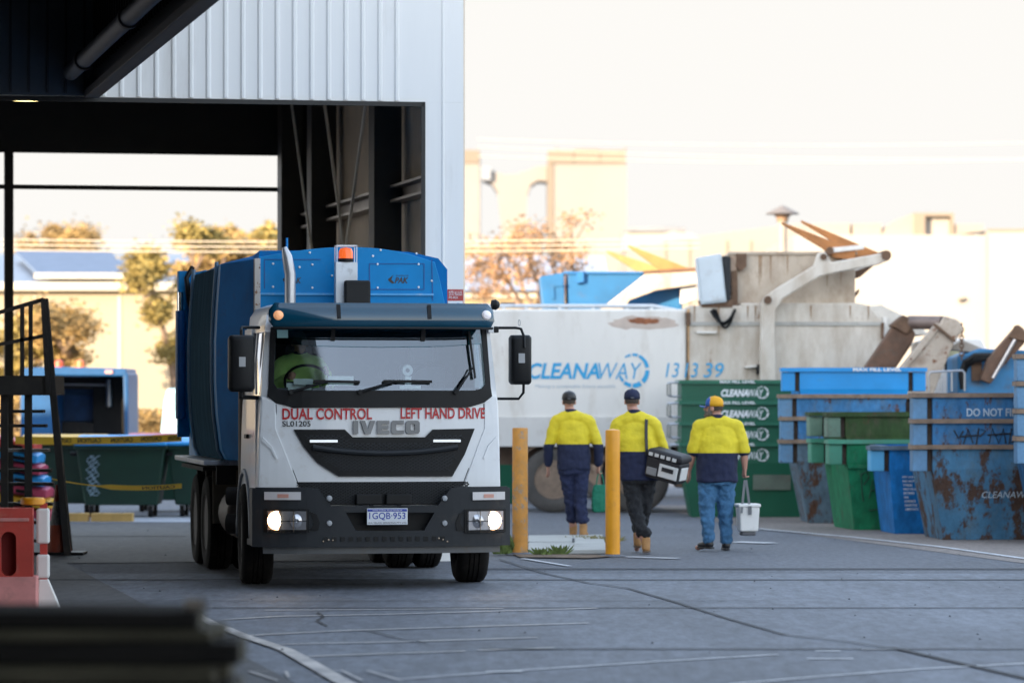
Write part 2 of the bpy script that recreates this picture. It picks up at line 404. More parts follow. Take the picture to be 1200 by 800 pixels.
# lamp
lx = local_from_px(31, 46.5)
lamp = empty('ceiling_lamp', on_uv(UJ+lx, 46.5, PZ(114.5, 46)), SH, 'lit yellowish lamp hanging under the shed roof at the upper left', 'lamp')
MB().lathe([(.03,.35),(.05,.12),(.18,.05),(.20,-.005),(.19,-.005)], ax='z', n=20).build('lamp_shade', M_dsteel, lamp, smooth=True)
MB().cyl((0,0,.35), (0,0,1.5), .012, 6).build('hanger', M_dsteel, lamp)
MB().lathe([(.0,-.012),(.185,-.010),(.185,.0),(.0,.0)], ax='z', n=20).build('bulb_cover', mat('lamp_glow', (.9,.8,.4), .5, emit=(1,.78,.32), es=1.6), lamp)
# red safety sign on the jamb
sg = empty('safety_sign', (0,0,0), SH, 'small red and white safety sign on the white shed corner just above the truck visor', 'sign')
sg.location = on_uv(UJ+.27, VF-.03, PZ(357, 41.9))
MB().box(0, .182, 0, .008, -.18, .165).build('sign_panel', mat('sign_red', (.42,.03,.03), .4), sg)
MB().box(.008, .174, -.004, -.001, -.17, .04).build('sign_field', M_whiteletter, sg)
lettering('SITE RULES', M_whiteletter, sg, .02, .165, .10, .145, -.004)
lettering('PPE AREA', M_whiteletter, sg, .02, .12, .065, .09, -.004)
arc_ring(mat('sign_blue', (.02,.10,.45), .4), sg, .12, -.02, .03, .012, -.008, [(0,360,1,1)])

# ------------------------------------------------------------------ canopy the camera stands under
UC = 3.72
can = empty('canopy', (*UV(UC, 30), 0), SH, 'dark metal canopy with a fat pipe along its lower edge, crossing the upper left corner', 'canopy')
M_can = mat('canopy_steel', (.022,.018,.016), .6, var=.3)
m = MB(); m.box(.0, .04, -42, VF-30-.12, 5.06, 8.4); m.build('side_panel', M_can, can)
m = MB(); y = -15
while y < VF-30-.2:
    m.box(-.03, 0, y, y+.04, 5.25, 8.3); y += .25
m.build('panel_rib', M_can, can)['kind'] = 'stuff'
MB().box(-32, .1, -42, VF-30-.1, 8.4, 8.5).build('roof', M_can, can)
MB().box(-32, -31.9, -42, VF-30-.1, 0, 8.4).build('added_side_wall', M_can, can)  # unseen wall, added to keep side light from under the canopy
MB().box(-32, .04, -42, -41.9, 0, 8.4).build('rear_wall', M_can, can)  # unseen wall, added to block low sun from behind
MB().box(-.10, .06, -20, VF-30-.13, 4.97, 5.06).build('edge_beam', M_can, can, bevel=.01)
MB().cyl((-.28, -20, 5.20), (-.28, VF-30-.6, 5.20), .085, 20).build('pipe', mat('pipe_steel', (.02,.025,.034), .5, var=.2), can, smooth=True)
for y in (4.4, VF-30-2.2): MB().cyl((-.28, y, 5.20), (-.28, y+.13, 5.20), .105, 20).build('pipe_collar', M_can, can, smooth=True)
MB().box(-.14, .0, -41.5, -41.2, 0, 5).box(-.14, 0, -30, -29.7, 0, 5).build('post', M_can, can)
# shed front wall above the opening: canopy shade put into its dark colour
MB().box(-27.6, .02, VF-30-.115, VF-30-.045, 5.0, 8.39).build('shade_wall', M_cladshade, can)
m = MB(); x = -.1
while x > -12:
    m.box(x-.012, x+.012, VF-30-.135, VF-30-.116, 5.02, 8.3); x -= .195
m.build('shade_wall_rib', mat('rib_in_shade', (.03,.04,.05), .5), can)['kind'] = 'stuff'

# ------------------------------------------------------------------ wheels
M_grim = mat('grimy_rim', (.06,.055,.05), .7, var=.4, vs=8)
M_dust = mat('dusty_tyre', (.085,.077,.07), .9, var=.25, vs=4, bump=.1)
M_rimb = mat('rim_brown', (.22,.155,.11), .7, var=.3, vs=8, dirt=.2)
def wheel(parent, x, y, z, r, wd, side, hub=M_white, name='wheel', steer=0, rimcol=None, tyre=None):
    """wheel on an x axle; side=-1 shows its dish towards -x"""
    t = MB().lathe([(r*.58,-wd*.42),(r*.66,-wd*.49),(r*.90,-wd*.5),(r*.975,-wd*.42),(r,-wd*.30),(r,-wd*.18),(r*.975,-wd*.165),(r*.975,-wd*.135),(r,-wd*.12),(r,-wd*.02),
                    (r*.975,-wd*.01),(r*.975,wd*.01),(r,wd*.02),(r,wd*.12),(r*.975,wd*.135),(r*.975,wd*.165),(r,wd*.18),(r,wd*.30),
                    (r*.975,wd*.42),(r*.90,wd*.5),(r*.66,wd*.49),(r*.58,wd*.42)], n=40, caps=False)
    o = bpy.data.objects.new(name, None); COL.objects.link(o); o.parent = parent; o.location = (x, y, z); o.rotation_euler = (0, 0, steer)
    o.empty_display_size = .2
    ty = t.build('tyre', tyre or M_rubber, o, smooth=True)
    s = side*wd
    rm = MB().lathe([(r*.60,s*.42),(r*.57,s*.46),(r*.53,s*.40),(r*.50,s*.10),(r*.44,s*.05),(r*.30,s*.10),(r*.27,s*.30),(r*.20,s*.36),(0.001,s*.37)], n=32)
    for k in range(10):
        a = 2*pi*k/10; rm.cyl((s*.08, r*.37*cos(a), r*.37*sin(a)), (s*.22, r*.37*cos(a), r*.37*sin(a)), r*.04, 6)
    rm.build('rim', rimcol or hub, o, smooth=True)
    return o

# ------------------------------------------------------------------ the blue-and-white truck
TY = R(10)
TX0, TY0 = (449-600)/FPX*35.7, 35.7
truck = empty('rubbish_truck', (TX0, TY0, 0), TY, 'white cab rubbish truck with blue compactor body and lit headlights coming out of the shed', 'truck')
def TL(px, py, y):
    k = (px-600)/FPX
    x = (-TX0+sin(TY)*y+k*(TY0+cos(TY)*y))/(cos(TY)-k*sin(TY))
    Y = TY0+sin(TY)*x+cos(TY)*y
    return (x, HC-(py-HY)*Y/FPX)
def TP(pts, y): return [TL(px, py, y) for px, py in pts]
def yf(x, z):                      # cab front surface
    v = .10+.13*(abs(x)/1.12)**3
    if z > 1.80: v += (z-1.80)*.17
    return v
# chassis
m = MB().box(-.45,-.36,.6,6.9,.55,.82).box(.36,.45,.6,6.9,.55,.82)
for y in (1.2,2.4,3.6,4.8,6.0): m.box(-.36,.36,y,y+.1,.58,.78)
m.build('chassis', M_chassis, truck)
MB().cyl((-1.0,1.38,.48),(1.0,1.38,.48),.07,12).box(-.8,.8,1.3,1.46,.38,.52).build('axle', M_chassis, truck)
MB().box(-.35,.30,.95,2.1,.42,.95).box(.0,.35,1.6,1.9,.33,.45).build('engine', M_chassis, truck, bevel=.03)
for yy in (4.55, 5.75):
    MB().cyl((-1.0,yy,.48),(1.0,yy,.48),.08,12).lathe([(.04,-.22),(.17,-.12),(.20,0),(.17,.12),(.04,.22)],(.0,yy,.45)).build('axle', M_chassis, truck, smooth=True)
for sx in (-1, 1):
    wheel(truck, sx*1.04, 1.38, .485, .485, .30, sx, M_grim, steer=R(-3))
    for yy in (4.55, 5.75):
        wheel(truck, sx*1.10, yy, .485, .485, .26, sx, M_grim); wheel(truck, sx*.80, yy, .485, .485, .26, sx, M_grim)
# lower cab shell
def ring(z, hw, yb, fac=1.0):
    pts = []
    n = 18
    for i in range(n+1):
        x = -hw+2*hw*i/n; pts.append(Vector((x, yf(x*1.12/hw*.98, z)-.10+.10*fac, z)))
    pts += [Vector((hw+.0,.35,z)), Vector((hw,yb,z)), Vector((-hw,yb,z)), Vector((-hw,.35,z))]
    return pts
MB().loft([ring(.78,1.13,1.75), ring(.95,1.145,1.8), ring(1.45,1.135,1.8), ring(1.70,1.125,1.8), ring(1.80,1.115,1.8)]).build('cab', M_cabwhite, truck, bevel=.012, smooth=True)
# roof
MB().loft([ring(2.44,1.06,1.8), ring(2.56,1.05,1.8), ring(2.64,1.0,1.75,1.6), ring(2.675,.9,1.65,3)]).build('cab_roof', M_cabwhite, truck, bevel=.01, smooth=True)
MB().box(-1.09,1.09,1.74,1.80,1.80,2.44).build('cab_rear_wall', M_darkgrey, truck)
for sx in (-1, 1):
    m = MB()
    m.loft([[Vector((sx*(a), yf(a,z)+dy, z)) for a, dy in (((h-.07), -.01), ((h), .02), ((h), .12), ((h-.07), .10))] for z, h in ((1.80,1.115),(2.44,1.06))])
    m.prism([(1.1,1.80),(1.8,1.80),(1.8,2.44),(1.2,2.44)], sx*1.05, sx*1.10, 'x')
    m.box(min(sx*1.03,sx*1.08),max(sx*1.03,sx*1.08),.2,1.8,2.40,2.46)
    m.build('pillar', M_cabwhite, truck)
    MB().add([(sx*1.10,.42,1.80),(sx*1.10,1.12,1.80),(sx*1.06,1.2,2.42),(sx*1.05,.50,2.42)],[(0,1,2,3)]).build('side_window', glass('side_glass',(.35,.42,.45),.03,.12), truck)
    # door lines, handle, step
    d = MB().box(min(sx*1.135,sx*1.147),max(sx*1.135,sx*1.147),.42,1.25,.80,1.78).build('door', M_cabwhite, truck, bevel=.01)
    MB().box(min(sx*1.147,sx*1.175),max(sx*1.147,sx*1.175),1.0,1.18,1.40,1.44).build('handle', M_black, d, bevel=.005)
    # arch / mudguard
    arch = [(1.38+.60*cos(R(a)), .485+.62*sin(R(a))) for a in range(-5, 186, 12)]; inner = [(1.38+.555*cos(R(a)), .485+.575*sin(R(a))) for a in range(185, -6, -12)]
    MB().prism(arch+inner, sx*.86, sx*1.17, 'x').build('mudguard', mat('mudguard_grey', (.26,.29,.33), .45, var=.12, dirt=.3), truck, bevel=.01)
    MB().box(min(sx*1.0,sx*1.18),max(sx*1.0,sx*1.18),.30,.85,.40,.46).box(min(sx*1.02,sx*1.16),max(sx*1.02,sx*1.16),.32,.85,.60,.65).build('step', M_darkgrey, truck, bevel=.008)
M_ws = glass('windscreen_glass', (.78,.88,.90), .03, .10)
wsp = [(-1.0,1.90),(-.97,1.86),(-.90,1.84),(.90,1.84),(.97,1.86),(1.0,1.90),(.975,2.44),(-.975,2.44)]
bend_patch(wsp, yf, -.012, M_ws, 'windscreen', truck, .12, 0)
# black surround: bottom band + side strips
bend_patch([(-1.06,1.80),(-.98,1.74),(-.82,1.695),(.82,1.695),(.98,1.74),(1.06,1.80),(1.05,1.87),(1.0,1.92),(.965,1.875),(.90,1.855),(-.90,1.855),(-.965,1.875),(-1.0,1.92),(-1.05,1.87)], yf, .012, M_black, 'windscreen_surround', truck, .08, .014)
for sx in (-1,1): bend_patch([(sx*1.05,1.86),(sx*1.0,1.90),(sx*.972,2.44),(sx*1.02,2.44)], yf, .012, M_black, 'windscreen_seal', truck, .2, .012)
bend_patch([(-.975,2.295),(-.6,2.27),(0,2.26),(.6,2.27),(.975,2.295),(.975,2.44),(-.975,2.44)], yf, .004, glass('sun_strip_glass', (.05,.25,.28), .04, .08), 'sun_strip', truck, .12, 0)
bend_patch([(-.96,2.30+.045),(-.86,2.345),(-.86,2.42),(-.96,2.42)], yf, .007, mat('sticker', (.25,.45,.45), .5), 'sticker', truck, .2, .002)
# interior
M_int = mat('cab_interior', (.10,.11,.125), .7, var=.15)
MB().box(-1.0,1.0,.38,.75,1.72,1.88).box(-.2,.32,.30,.42,1.80,1.90).build('dashboard', M_int, truck, bevel=.03)
for cxs in (-.60,.60):
    MB().box(cxs-.24,cxs+.24,1.15,1.62,1.35,1.50).build('seat', M_int, truck, bevel=.04)
    MB().box(cxs-.23,cxs+.23,1.50,1.63,1.5,2.10).box(cxs-.13,cxs+.13,1.52,1.62,2.12,2.30).build('backrest', M_int, truck, bevel=.04)
    sw = MB(); n = 28; cpt = Vector((cxs,.86,1.93))
    sw.tube([cpt+Vector((.22*cos(2*pi*i/n), .22*sin(2*pi*i/n)*.45, .22*sin(2*pi*i/n)*.75)) for i in range(n+1)], .014, 6)
    sw.cyl(cpt, cpt+Vector((0,-.2,-.18)), .03, 8).beam(cpt+Vector((-.2,0,0)), cpt+Vector((.2,0,0)), .03, .02)
    sw.build('steering_wheel', M_black, truck, smooth=True)
MB().box(*[v for v in (-.86,-.68,.37,.39,1.885,1.925)]).build('paper', mat('paper', (.7,.75,.72), .7), truck)
MB().box(-.80,-.62,.30,.31,1.91,1.965).box(-.86,-.64,.24,.245,1.86,1.885).build('permit_card', MATS['paper'], truck)
MB().box(-.46,-.22,.42,.44,1.90,1.99).build('paper', MATS['paper'], truck)
MB().lathe([(.001,-.03),(.05,-.028),(.056,0),(.05,.02),(.001,.022)], (.30,.50,2.045), 'y', 20).box(.27,.33,.44,.52,1.88,1.99).build('fan', mat('fan_white', (.62,.66,.68), .4), truck, smooth=True)
MB().lathe([(.001,-.038),(.018,-.036),(.02,-.03),(.001,-.03)], (.30,.50,2.045), 'y', 12).build('fan_hub', M_black, truck)
MB().box(.02,.12,.42,.45,1.93,2.05).build('phone_holder', M_black, truck, bevel=.005)
MB().box(.20,.40,.30,.31,1.87,1.90).build('permit_card', MATS['paper'], truck)
# visor
def yv(x, z): return .02+.16*(abs(x)/1.12)**3.2-.10+(z-2.43)*.35
bend_patch([(-1.02,2.44),(1.02,2.44),(1.06,2.50),(1.055,2.60),(1.0,2.665),(-1.0,2.665),(-1.055,2.60),(-1.06,2.50)], yv, 0, mat('visor_tint', (.004,.055,.10), .13, var=.12, coat=.6, vs=1.5), 'sun_visor', truck, .06, .012, smooth=True)
bend_patch([(-1.04,2.425),(1.04,2.425),(1.04,2.442),(-1.04,2.442)], yv, .012, M_black, 'visor_trim', truck, .06, .02)
for xx in (-.42,.43):
    bend_patch([(xx-.018,2.52),(xx+.018,2.52),(xx+.018,2.65),(xx-.018,2.65)], yv, .012, M_black, 'visor_bracket', truck, .1, .012)
    bend_patch([(xx-.05,2.32),(xx-.01,2.32),(xx+.0,2.43),(xx-.04,2.43)], yf, .02, M_black, 'visor_bracket', truck, .1, .012)
for sx, c_, e_ in ((-1,(.9,.42,.2),.9),(1,(.85,.82,.85),.45)):
    px = (324 if sx < 0 else 571); x, z = TL(px, 369.5, .10)
    MB().lathe([(.001,-.045),(.03,-.035),(.045,-.01),(.048,.03),(.001,.04)], (x*.985, yv(x,z)-.015, z), 'y', 20).build('marker_light', mat('marker_%s' % ('amber' if sx < 0 else 'clear'), c_, .25, emit=c_, es=e_*.08), truck, smooth=True)
# side panels below the windscreen (shut lines) : proud corner panels
for sx in (-1, 1):
    bend_patch([(sx*1.10,1.78),(sx*.99,1.73),(sx*.985,1.50),(sx*.93,1.36),(sx*.79,.99),(sx*.75,.955),(sx*1.12,.955),(sx*1.125,1.3)], yf, .010, M_cabwhite, 'corner_panel', truck, .08, .012)
    bend_patch([(sx*.983,1.73),(sx*.978,1.50),(sx*.922,1.36),(sx*.782,.99),(sx*.774,.99),(sx*.914,1.36),(sx*.970,1.50),(sx*.975,1.73)], yf, .004, M_black, 'shut_line', truck, .2, .004)
    bend_patch([(sx*1.10,1.42),(sx*1.02,1.34),(sx*.97,1.22),(sx*.985,1.215),(sx*1.03,1.31),(sx*1.11,1.38)], yf, .022, M_cabwhite, 'crease', truck, .1, .01)
# main grille
gp = [(345,503),(404,503),(413,512),(498,512),(507,503),(557,502),(545,532),(530,558),(397,558),(372,542),(357,524)]
bend_patch(TP(gp,.10), yf, .014, M_black, 'grille_frame', truck, .08, .02)
def meshgrid(x0, x1, z0, z1, y, name, polyfn, st=.03, t=.006):
    mb = MB(); k = x0-(z1-z0)
    while k < x1:
        for sg in (1, -1):
            zs = [z0+(z1-z0)*i/10 for i in range(11)]
            for a, b in zip(zs, zs[1:]):
                xa = (k+(a-z0)*1.7) if sg > 0 else (k+(z1-z0)*1.7-(a-z0)*1.7); xb = (k+(b-z0)*1.7) if sg > 0 else (k+(z1-z0)*1.7-(b-z0)*1.7)
                if polyfn((xa+xb)/2, (a+b)/2): mb.beam((xa, yf(xa,a)-y, a), (xb, yf(xb,b)-y, b), t, t)
        k += st
    return mb
cgx = sum(p[0] for p in TP([(345,503),(557,502)],.1))/2
GPI = TP([(358,508),(400,508),(409,517),(502,517),(511,508),(544,508),(535,530),(523,552),(403,552),(380,538),(366,522)],.10)
def in_g(x, z):
    P = GPI; n = len(P); c = False
    for i in range(n):
        (xa, za), (xb, zb_) = P[i], P[i-1]
        if (za > z) != (zb_ > z) and x < (xb-xa)*(z-za)/(zb_-za)+xa: c = not c
    return c
meshgrid(-.95,.95,1.07,1.44,.026,'m',in_g,.05,.007).build('grille_mesh', M_darkgrey, truck)
zm = TL(450,533,.1)[1]
m = MB(); pts = []
for i in range(21):
    x = cgx-.68+1.36*i/20; pts.append(Vector((x, yf(x,zm)-.05, zm+.02+.055*(abs(x-cgx)/.68)**2)))
m.tube(pts, .026, 8); m.build('grille_bar', M_darkgrey, truck, smooth=True)
for sx in (-1,1):
    x = cgx+sx*.58; z = TL(450,516.5,.1)[1]
    m = MB()
    m.box(x-.13,x+.13,yf(x,z)-.045,yf(x,z)-.02,z-.012,z+.012); m.build('day_light', mat('drl', (.75,.78,.8), .2, emit=(.8,.85,.9), es=.08), truck, bevel=.004)
# lower mesh area
lp = [(357,562),(545,562),(536,566),(524,592),(385,592),(372,566)]
bend_patch([(-.78,.79),(.82,.79),(.86,1.005),(-.80,1.005)], yf, .004, M_black, 'lower_grille', truck, .08, .012)
meshgrid(-.85,.85,.80,1.0,.02,'m',lambda x, z: abs(x-.02) < .80,.045,.008).build('lower_grille_mesh', M_darkgrey, truck)
# bumper: outline with central dip and a plate recess
def yb(x, z): return -.04+.20*(abs(x)/1.2)**4
BX0, BX1 = TL(299,600,.0)[0], TL(598,600,.05)[0]
bz1, bz0 = TL(450,572,0)[1], TL(450,640,0)[1]
bc = (BX0+BX1)/2; hwb = (BX1-BX0)/2
def ybm(x, z): return yb((x-bc)*1.2/hwb, z)
zt = TL(450,592,0)[1]
outer = [(BX0,bz0),(BX1,bz0),(BX1,bz1),(bc+.62,bz1),(bc+.50,zt+.0),(bc-.50,zt),(bc-.62,bz1),(BX0,bz1)]
hole = TP([(404,600),(508,600),(496,621),(416,621)],0)
# left half / right half around the recess so that the recess is a real opening
def half(sg):
    L_ = []
    if sg < 0: L_ = [(BX0,bz0),(bc,bz0),(bc,hole[2][1]),hole[3],hole[0],(bc,hole[0][1]),(bc,zt),(bc-.50,zt),(bc-.62,bz1),(BX0,bz1)]
    else: L_ = [(BX1,bz0),(bc,bz0),(bc,hole[2][1]),hole[2],hole[1],(bc,hole[0][1]),(bc,zt),(bc+.50,zt),(bc+.62,bz1),(BX1,bz1)]
    return L_
b1 = bend_patch(half(-1), ybm, 0, M_darkgrey, 'bumper', truck, .08, .05)
b2 = bend_patch(half(1), ybm, 0, M_darkgrey, 'bumper', truck, .08, .05)
for sx, e in ((-1,BX0),(1,BX1)):
    MB().box(min(e,e-sx*.05),max(e,e-sx*.05),.14,.52,bz0+.02,bz1).build('bumper_end', M_darkgrey, truck, bevel=.01)
MB().box(bc-.52,bc+.52,.10,.14,hole[2][1]-.05,hole[0][1]+.05).build('recess', M_black, truck)
bend_patch([(BX0+.02,bz1-.03),(BX0+.02,bz1+.012),(bc-.70,bz1+.012),(bc-.60,bz1-.03)], ybm, .012, M_darkgrey, 'bumper_lip', truck, .1, .02)
bend_patch([(BX1-.02,bz1-.03),(BX1-.02,bz1+.012),(bc+.70,bz1+.012),(bc+.60,bz1-.03)], ybm, .012, M_darkgrey, 'bumper_lip', truck, .1, .02)
# steel under-run bar with slots
z0_, z1_ = TL(450,648,0)[1], TL(450,637,0)[1]
bend_patch([(BX0+.09,z0_),(BX1-.09,z0_),(BX1-.09,z1_-.002),(BX0+.09,z1_-.002)], ybm, -.03, mat('skirt_grey', (.085,.09,.095), .5, var=.2, dirt=.3), 'under_run_bar', truck, .1, .02)
m = MB()
for i in range(15):
    x = bc-.55+i*.078; m.box(x-.02,x+.02,ybm(x,0)-.034,ybm(x,0)-.027,z1_+.03,z1_+.07)
m.build('slot', M_black, truck)
for px, py in ((385,583.5),(520,583.5),(385,612.5),(520,612.5)):
    x, z = TL(px,py,0); MB().lathe([(.001,-.024),(.022,-.02),(.028,.0),(.001,.0)], (x,ybm(x,z)-.022,z), 'y', 16).build('tow_cover', mat('cap_grey', (.35,.37,.39), .4), truck, smooth=True)
m = MB()
for px in (378,384,389,513,518,523):
    x, z = TL(px,632+random.uniform(-2,2),0); m.lathe([(.001,-.012),(.008,-.008),(.008,0),(.001,0)], (x,ybm(x,z)-.026,z), 'y', 8)
m.build('bolts', mat('brass_bolt', (.45,.35,.25), .4, metal=.5), truck)
# lights
M_lens = mat('lamp_lens', (.50,.50,.52), .12, metal=.7, var=.2)
M_hot = mat('headlight_beam', (1,.9,.7), .3, emit=(1,.80,.52), es=7)
M_warm = mat('headlight_reflector', (.8,.75,.65), .15, emit=(1,.52,.24), es=1.6)
for sx, (a, b_), (ia, ib), (hx), (dim) in ((-1,(314,358),(311,352),324.5,347),(1,(547,591),(553,593),577,558)):
    x0, zz0 = TL(a,620.5,.0); x1, zz1 = TL(b_,598.5,.0)
    def yl(x, z): return ybm(x, z)-.026
    bend_patch([(x0-.03,zz0-.025),(x1+.03,zz0-.025),(x1+.03,zz1+.02),(x0-.03,zz1+.02)], ybm, .034, M_black, 'headlight_surround', truck, .06, .01)
    h = bend_patch([(x0,zz0),(x1,zz0),(x1,zz1),(x0,zz1)], ybm, .045, M_lens, 'headlight', truck, .06, .01)
    hxx, hz = TL(hx,609.5,0); dx, dz = TL(dim,610,0)
    MB().lathe([(.001,-.012),(.045,-.010),(.062,-.004),(.065,0),(.001,0)], (hxx,ybm(hxx,hz)-.052,hz), 'y', 24).build('bulb', M_hot, h)
    MB().lathe([(.067,-.006),(.088,-.004),(.088,0),(.067,0)], (hxx,ybm(hxx,hz)-.051,hz), 'y', 24).build('reflector', M_warm, h)
    MB().lathe([(.001,-.006),(.02,-.014),(.035,-.010),(.055,-.006),(.065,0),(.001,0)], (dx,ybm(dx,dz)-.052,dz), 'y', 24).build('reflector', MATS['lamp_lens'], h, smooth=True)
    g = MB()
    for t in (.0,.33,.66,1.0):
        xx = x0+(x1-x0)*t; g.cyl((xx,ybm(xx,hz)-.085,zz0-.03),(xx,ybm(xx,hz)-.085,zz1+.02),.004,6)
    for t in (.0,.5,1.0):
        z = zz0-.02+(zz1-zz0+.03)*t; g.tube([(x0+(x1-x0)*q/6, ybm(x0+(x1-x0)*q/6,z)-.085, z) for q in range(7)], .004, 6)
    g.build('headlight_guard', M_black, h)
    xa, za = TL(ia,585.5,0); xb, zb_ = TL(ib,576,0)
    il = bend_patch([(xa,za),(xb,za),(xb,zb_),(xa,zb_)], ybm, .035, mat('indicator_lens', (.58,.56,.56), .2, var=.08), 'indicator', truck, .06, .02)
    xm = (xa+xb)/2; bend_patch([(xm-.05,za+.02),(xm+.05,za+.02),(xm+.05,zb_-.02),(xm-.05,zb_-.02)], ybm, .048, mat('indicator_pink', (.55,.28,.22), .3), 'bulb', il, .06, .004)
    # headlight bucket wing lines
    bend_patch(TP([(360,598),(370,602),(374,612),(372,621),(358,621),(364,618),(367,612),(364,604)] if sx < 0 else [(545,598),(537,602),(533,612),(534,621),(548,621),(541,618),(538,612),(540,604)],0), ybm, .03, M_black, 'lamp_bezel', truck, .1, .01)
# glow from the lamps themselves
for px in (324.5,577):
    x, z = TL(px,609.5,0); ld = bpy.data.lights.new('headlight_beam','SPOT'); lo = bpy.data.objects.new('headlight_beam', ld); COL.objects.link(lo); lo.parent = truck
    lo.location = (x, ybm(x,z)-.12, z); lo.rotation_euler = (R(84),0,R(180)); ld.energy = .8; ld.spot_size = R(80); ld.spot_blend = .8; ld.color = (1,.8,.55); ld.shadow_soft_size = .05
    lo.rotation_euler = Vector((0,1,.10)).to_track_quat('Z','Y').to_euler()
# number plate
x0, z0 = TL(429.5,614.5,-.07); x1, z1 = TL(477,595,-.07)
pl = MB().box(x0,x1,-.105,-.095,z0,z1).build('number_plate', mat('plate_white', (.66,.70,.74), .35), truck, bevel=.004)
M_pblue = mat('plate_blue', (.02,.05,.35), .4)
MB().box(x0+.006,x1-.006,-.108,-.1055,z1-.030,z1-.006).build('plate_band', M_pblue, pl)
lettering('1GQB·953', M_pblue, pl, x0+.02, x1-.02, z0+.042, z1-.038, -.108, off=.01)
lettering('WESTERN AUSTRALIA', M_whiteletter, pl, x0+.05, x1-.05, z1-.025, z1-.012, -.1095)
lettering('WA TRUCK SERVICING PTY LTD', M_blackletter, pl, x0+.01, x1-.01, z0+.010, z0+.026, -.108)
MB().box(bc-.26,bc-.02,-.0,.06,z1+.03,z1+.13).box(bc+.02,bc+.26,-.0,.06,z1+.03,z1+.13).build('plate_bracket', M_black, truck, bevel=.01)
MB().beam((-.12+bc,-.08,z1+.0),(-.12+bc,.10,z1+.06),.03,.02).beam((.14+bc,-.08,z1),(.14+bc,.10,z1+.06),.03,.02).build('plate_stay', M_black, truck)
# lettering on the cab
yt = lambda x, z: yf(x, z)-.012
def cabtext(s, mt, px0, px1, py0, py1, **k):
    a, zb2 = TL(px0,py1,.12); b, zt2 = TL(px1,py0,.12); return lettering(s, mt, truck, a, b, zb2, zt2, yt, **k)
cabtext('DUAL CONTROL', M_red, 331.5, 435.5, 478, 491.5, off=.022)
cabtext('LEFT HAND DRIVE', M_red, 469, 570, 477.5, 490.5, off=.022)
cabtext('SL01205', M_blackletter, 331.5, 364, 493, 499.5, off=.012)
a, zb2 = TL(413.5,508,.10); b, zt2 = TL(491.5,492.5,.10)
L5 = {'I': [[(0,0),(.42,0),(.42,1),(0,1)]],
 'V': [[(0,1),(.40,1),(.62,.32),(.84,1),(1.24,1),(.86,0),(.38,0)]],
 'E': [[(0,0),(1.0,0),(1.0,.26),(.4,.26),(.4,.38),(.95,.38),(.95,.62),(.4,.62),(.4,.74),(1.0,.74),(1.0,1),(0,1)]],
 'C': [[(.15,0),(1.05,0),(1.05,.26),(.45,.26),(.4,.32),(.4,.68),(.45,.74),(1.05,.74),(1.05,1),(.15,1),(0,.85),(0,.15)]],
 'O': [[(.15,0),(1.0,0),(1.15,.15),(1.15,.85),(1.0,1),(.60,1),(.60,.74),(.70,.74),(.75,.68),(.75,.32),(.70,.26),(.60,.26),(.45,.26),(.4,.32),(.4,.68),(.45,.74),(.598,.74),(.598,1),(.15,1),(0,.85),(0,.15)]]}
cur = 0; wl = {'I':.42,'V':1.24,'E':1.0,'C':1.05,'O':1.15}; tot = sum(wl.values())+4*.16
for ch in 'IVECO':
    mb = MB()
    for poly in L5[ch]:
        P = [(a+(b-a)*(cur+u)/tot, zb2+(zt2-zb2)*v) for u, v in poly]; xm_ = sum(p[0] for p in P)/len(P)
        mb.prism(P, yf(xm_,1.55)-.030, yf(xm_,1.55)-.008)
    mb.build('badge_letter', mat('badge_silver', (.15,.16,.175), .3, metal=.6, var=.2), truck)
    cur += wl[ch]+.16
# wipers
for (hx_, hy_, ex, ey, bl0, bl1) in ((341,459,382,447,(366,446.5),(420,447.5)),(421,459,460,447,(447,446.5),(504,447.0)),(534,459,554,430,(550,388),(556,443))):
    w_ = bpy.data.objects.new('wiper', None); COL.objects.link(w_); w_.parent = truck; w_.empty_display_size = .1
    hx2, hz2 = TL(hx_,hy_,.12); ex2, ez2 = TL(ex,ey,.18)
    MB().tube([(hx2,yf(hx2,1.78)-.04,hz2),(ex2,yf(ex2,ez2)-.06,ez2)],[.016,.008],8).cyl((hx2,yf(hx2,1.78)-.0,hz2),(hx2,yf(hx2,1.78)-.055,hz2),.022,10).build('arm', M_black, w_)
    p, q = TL(*bl0,.2), TL(*bl1,.2)
    MB().beam((p[0],yf(*p)-.035,p[1]),(q[0],yf(*q)-.035,q[1]),.018,.025).build('blade', M_black, w_)
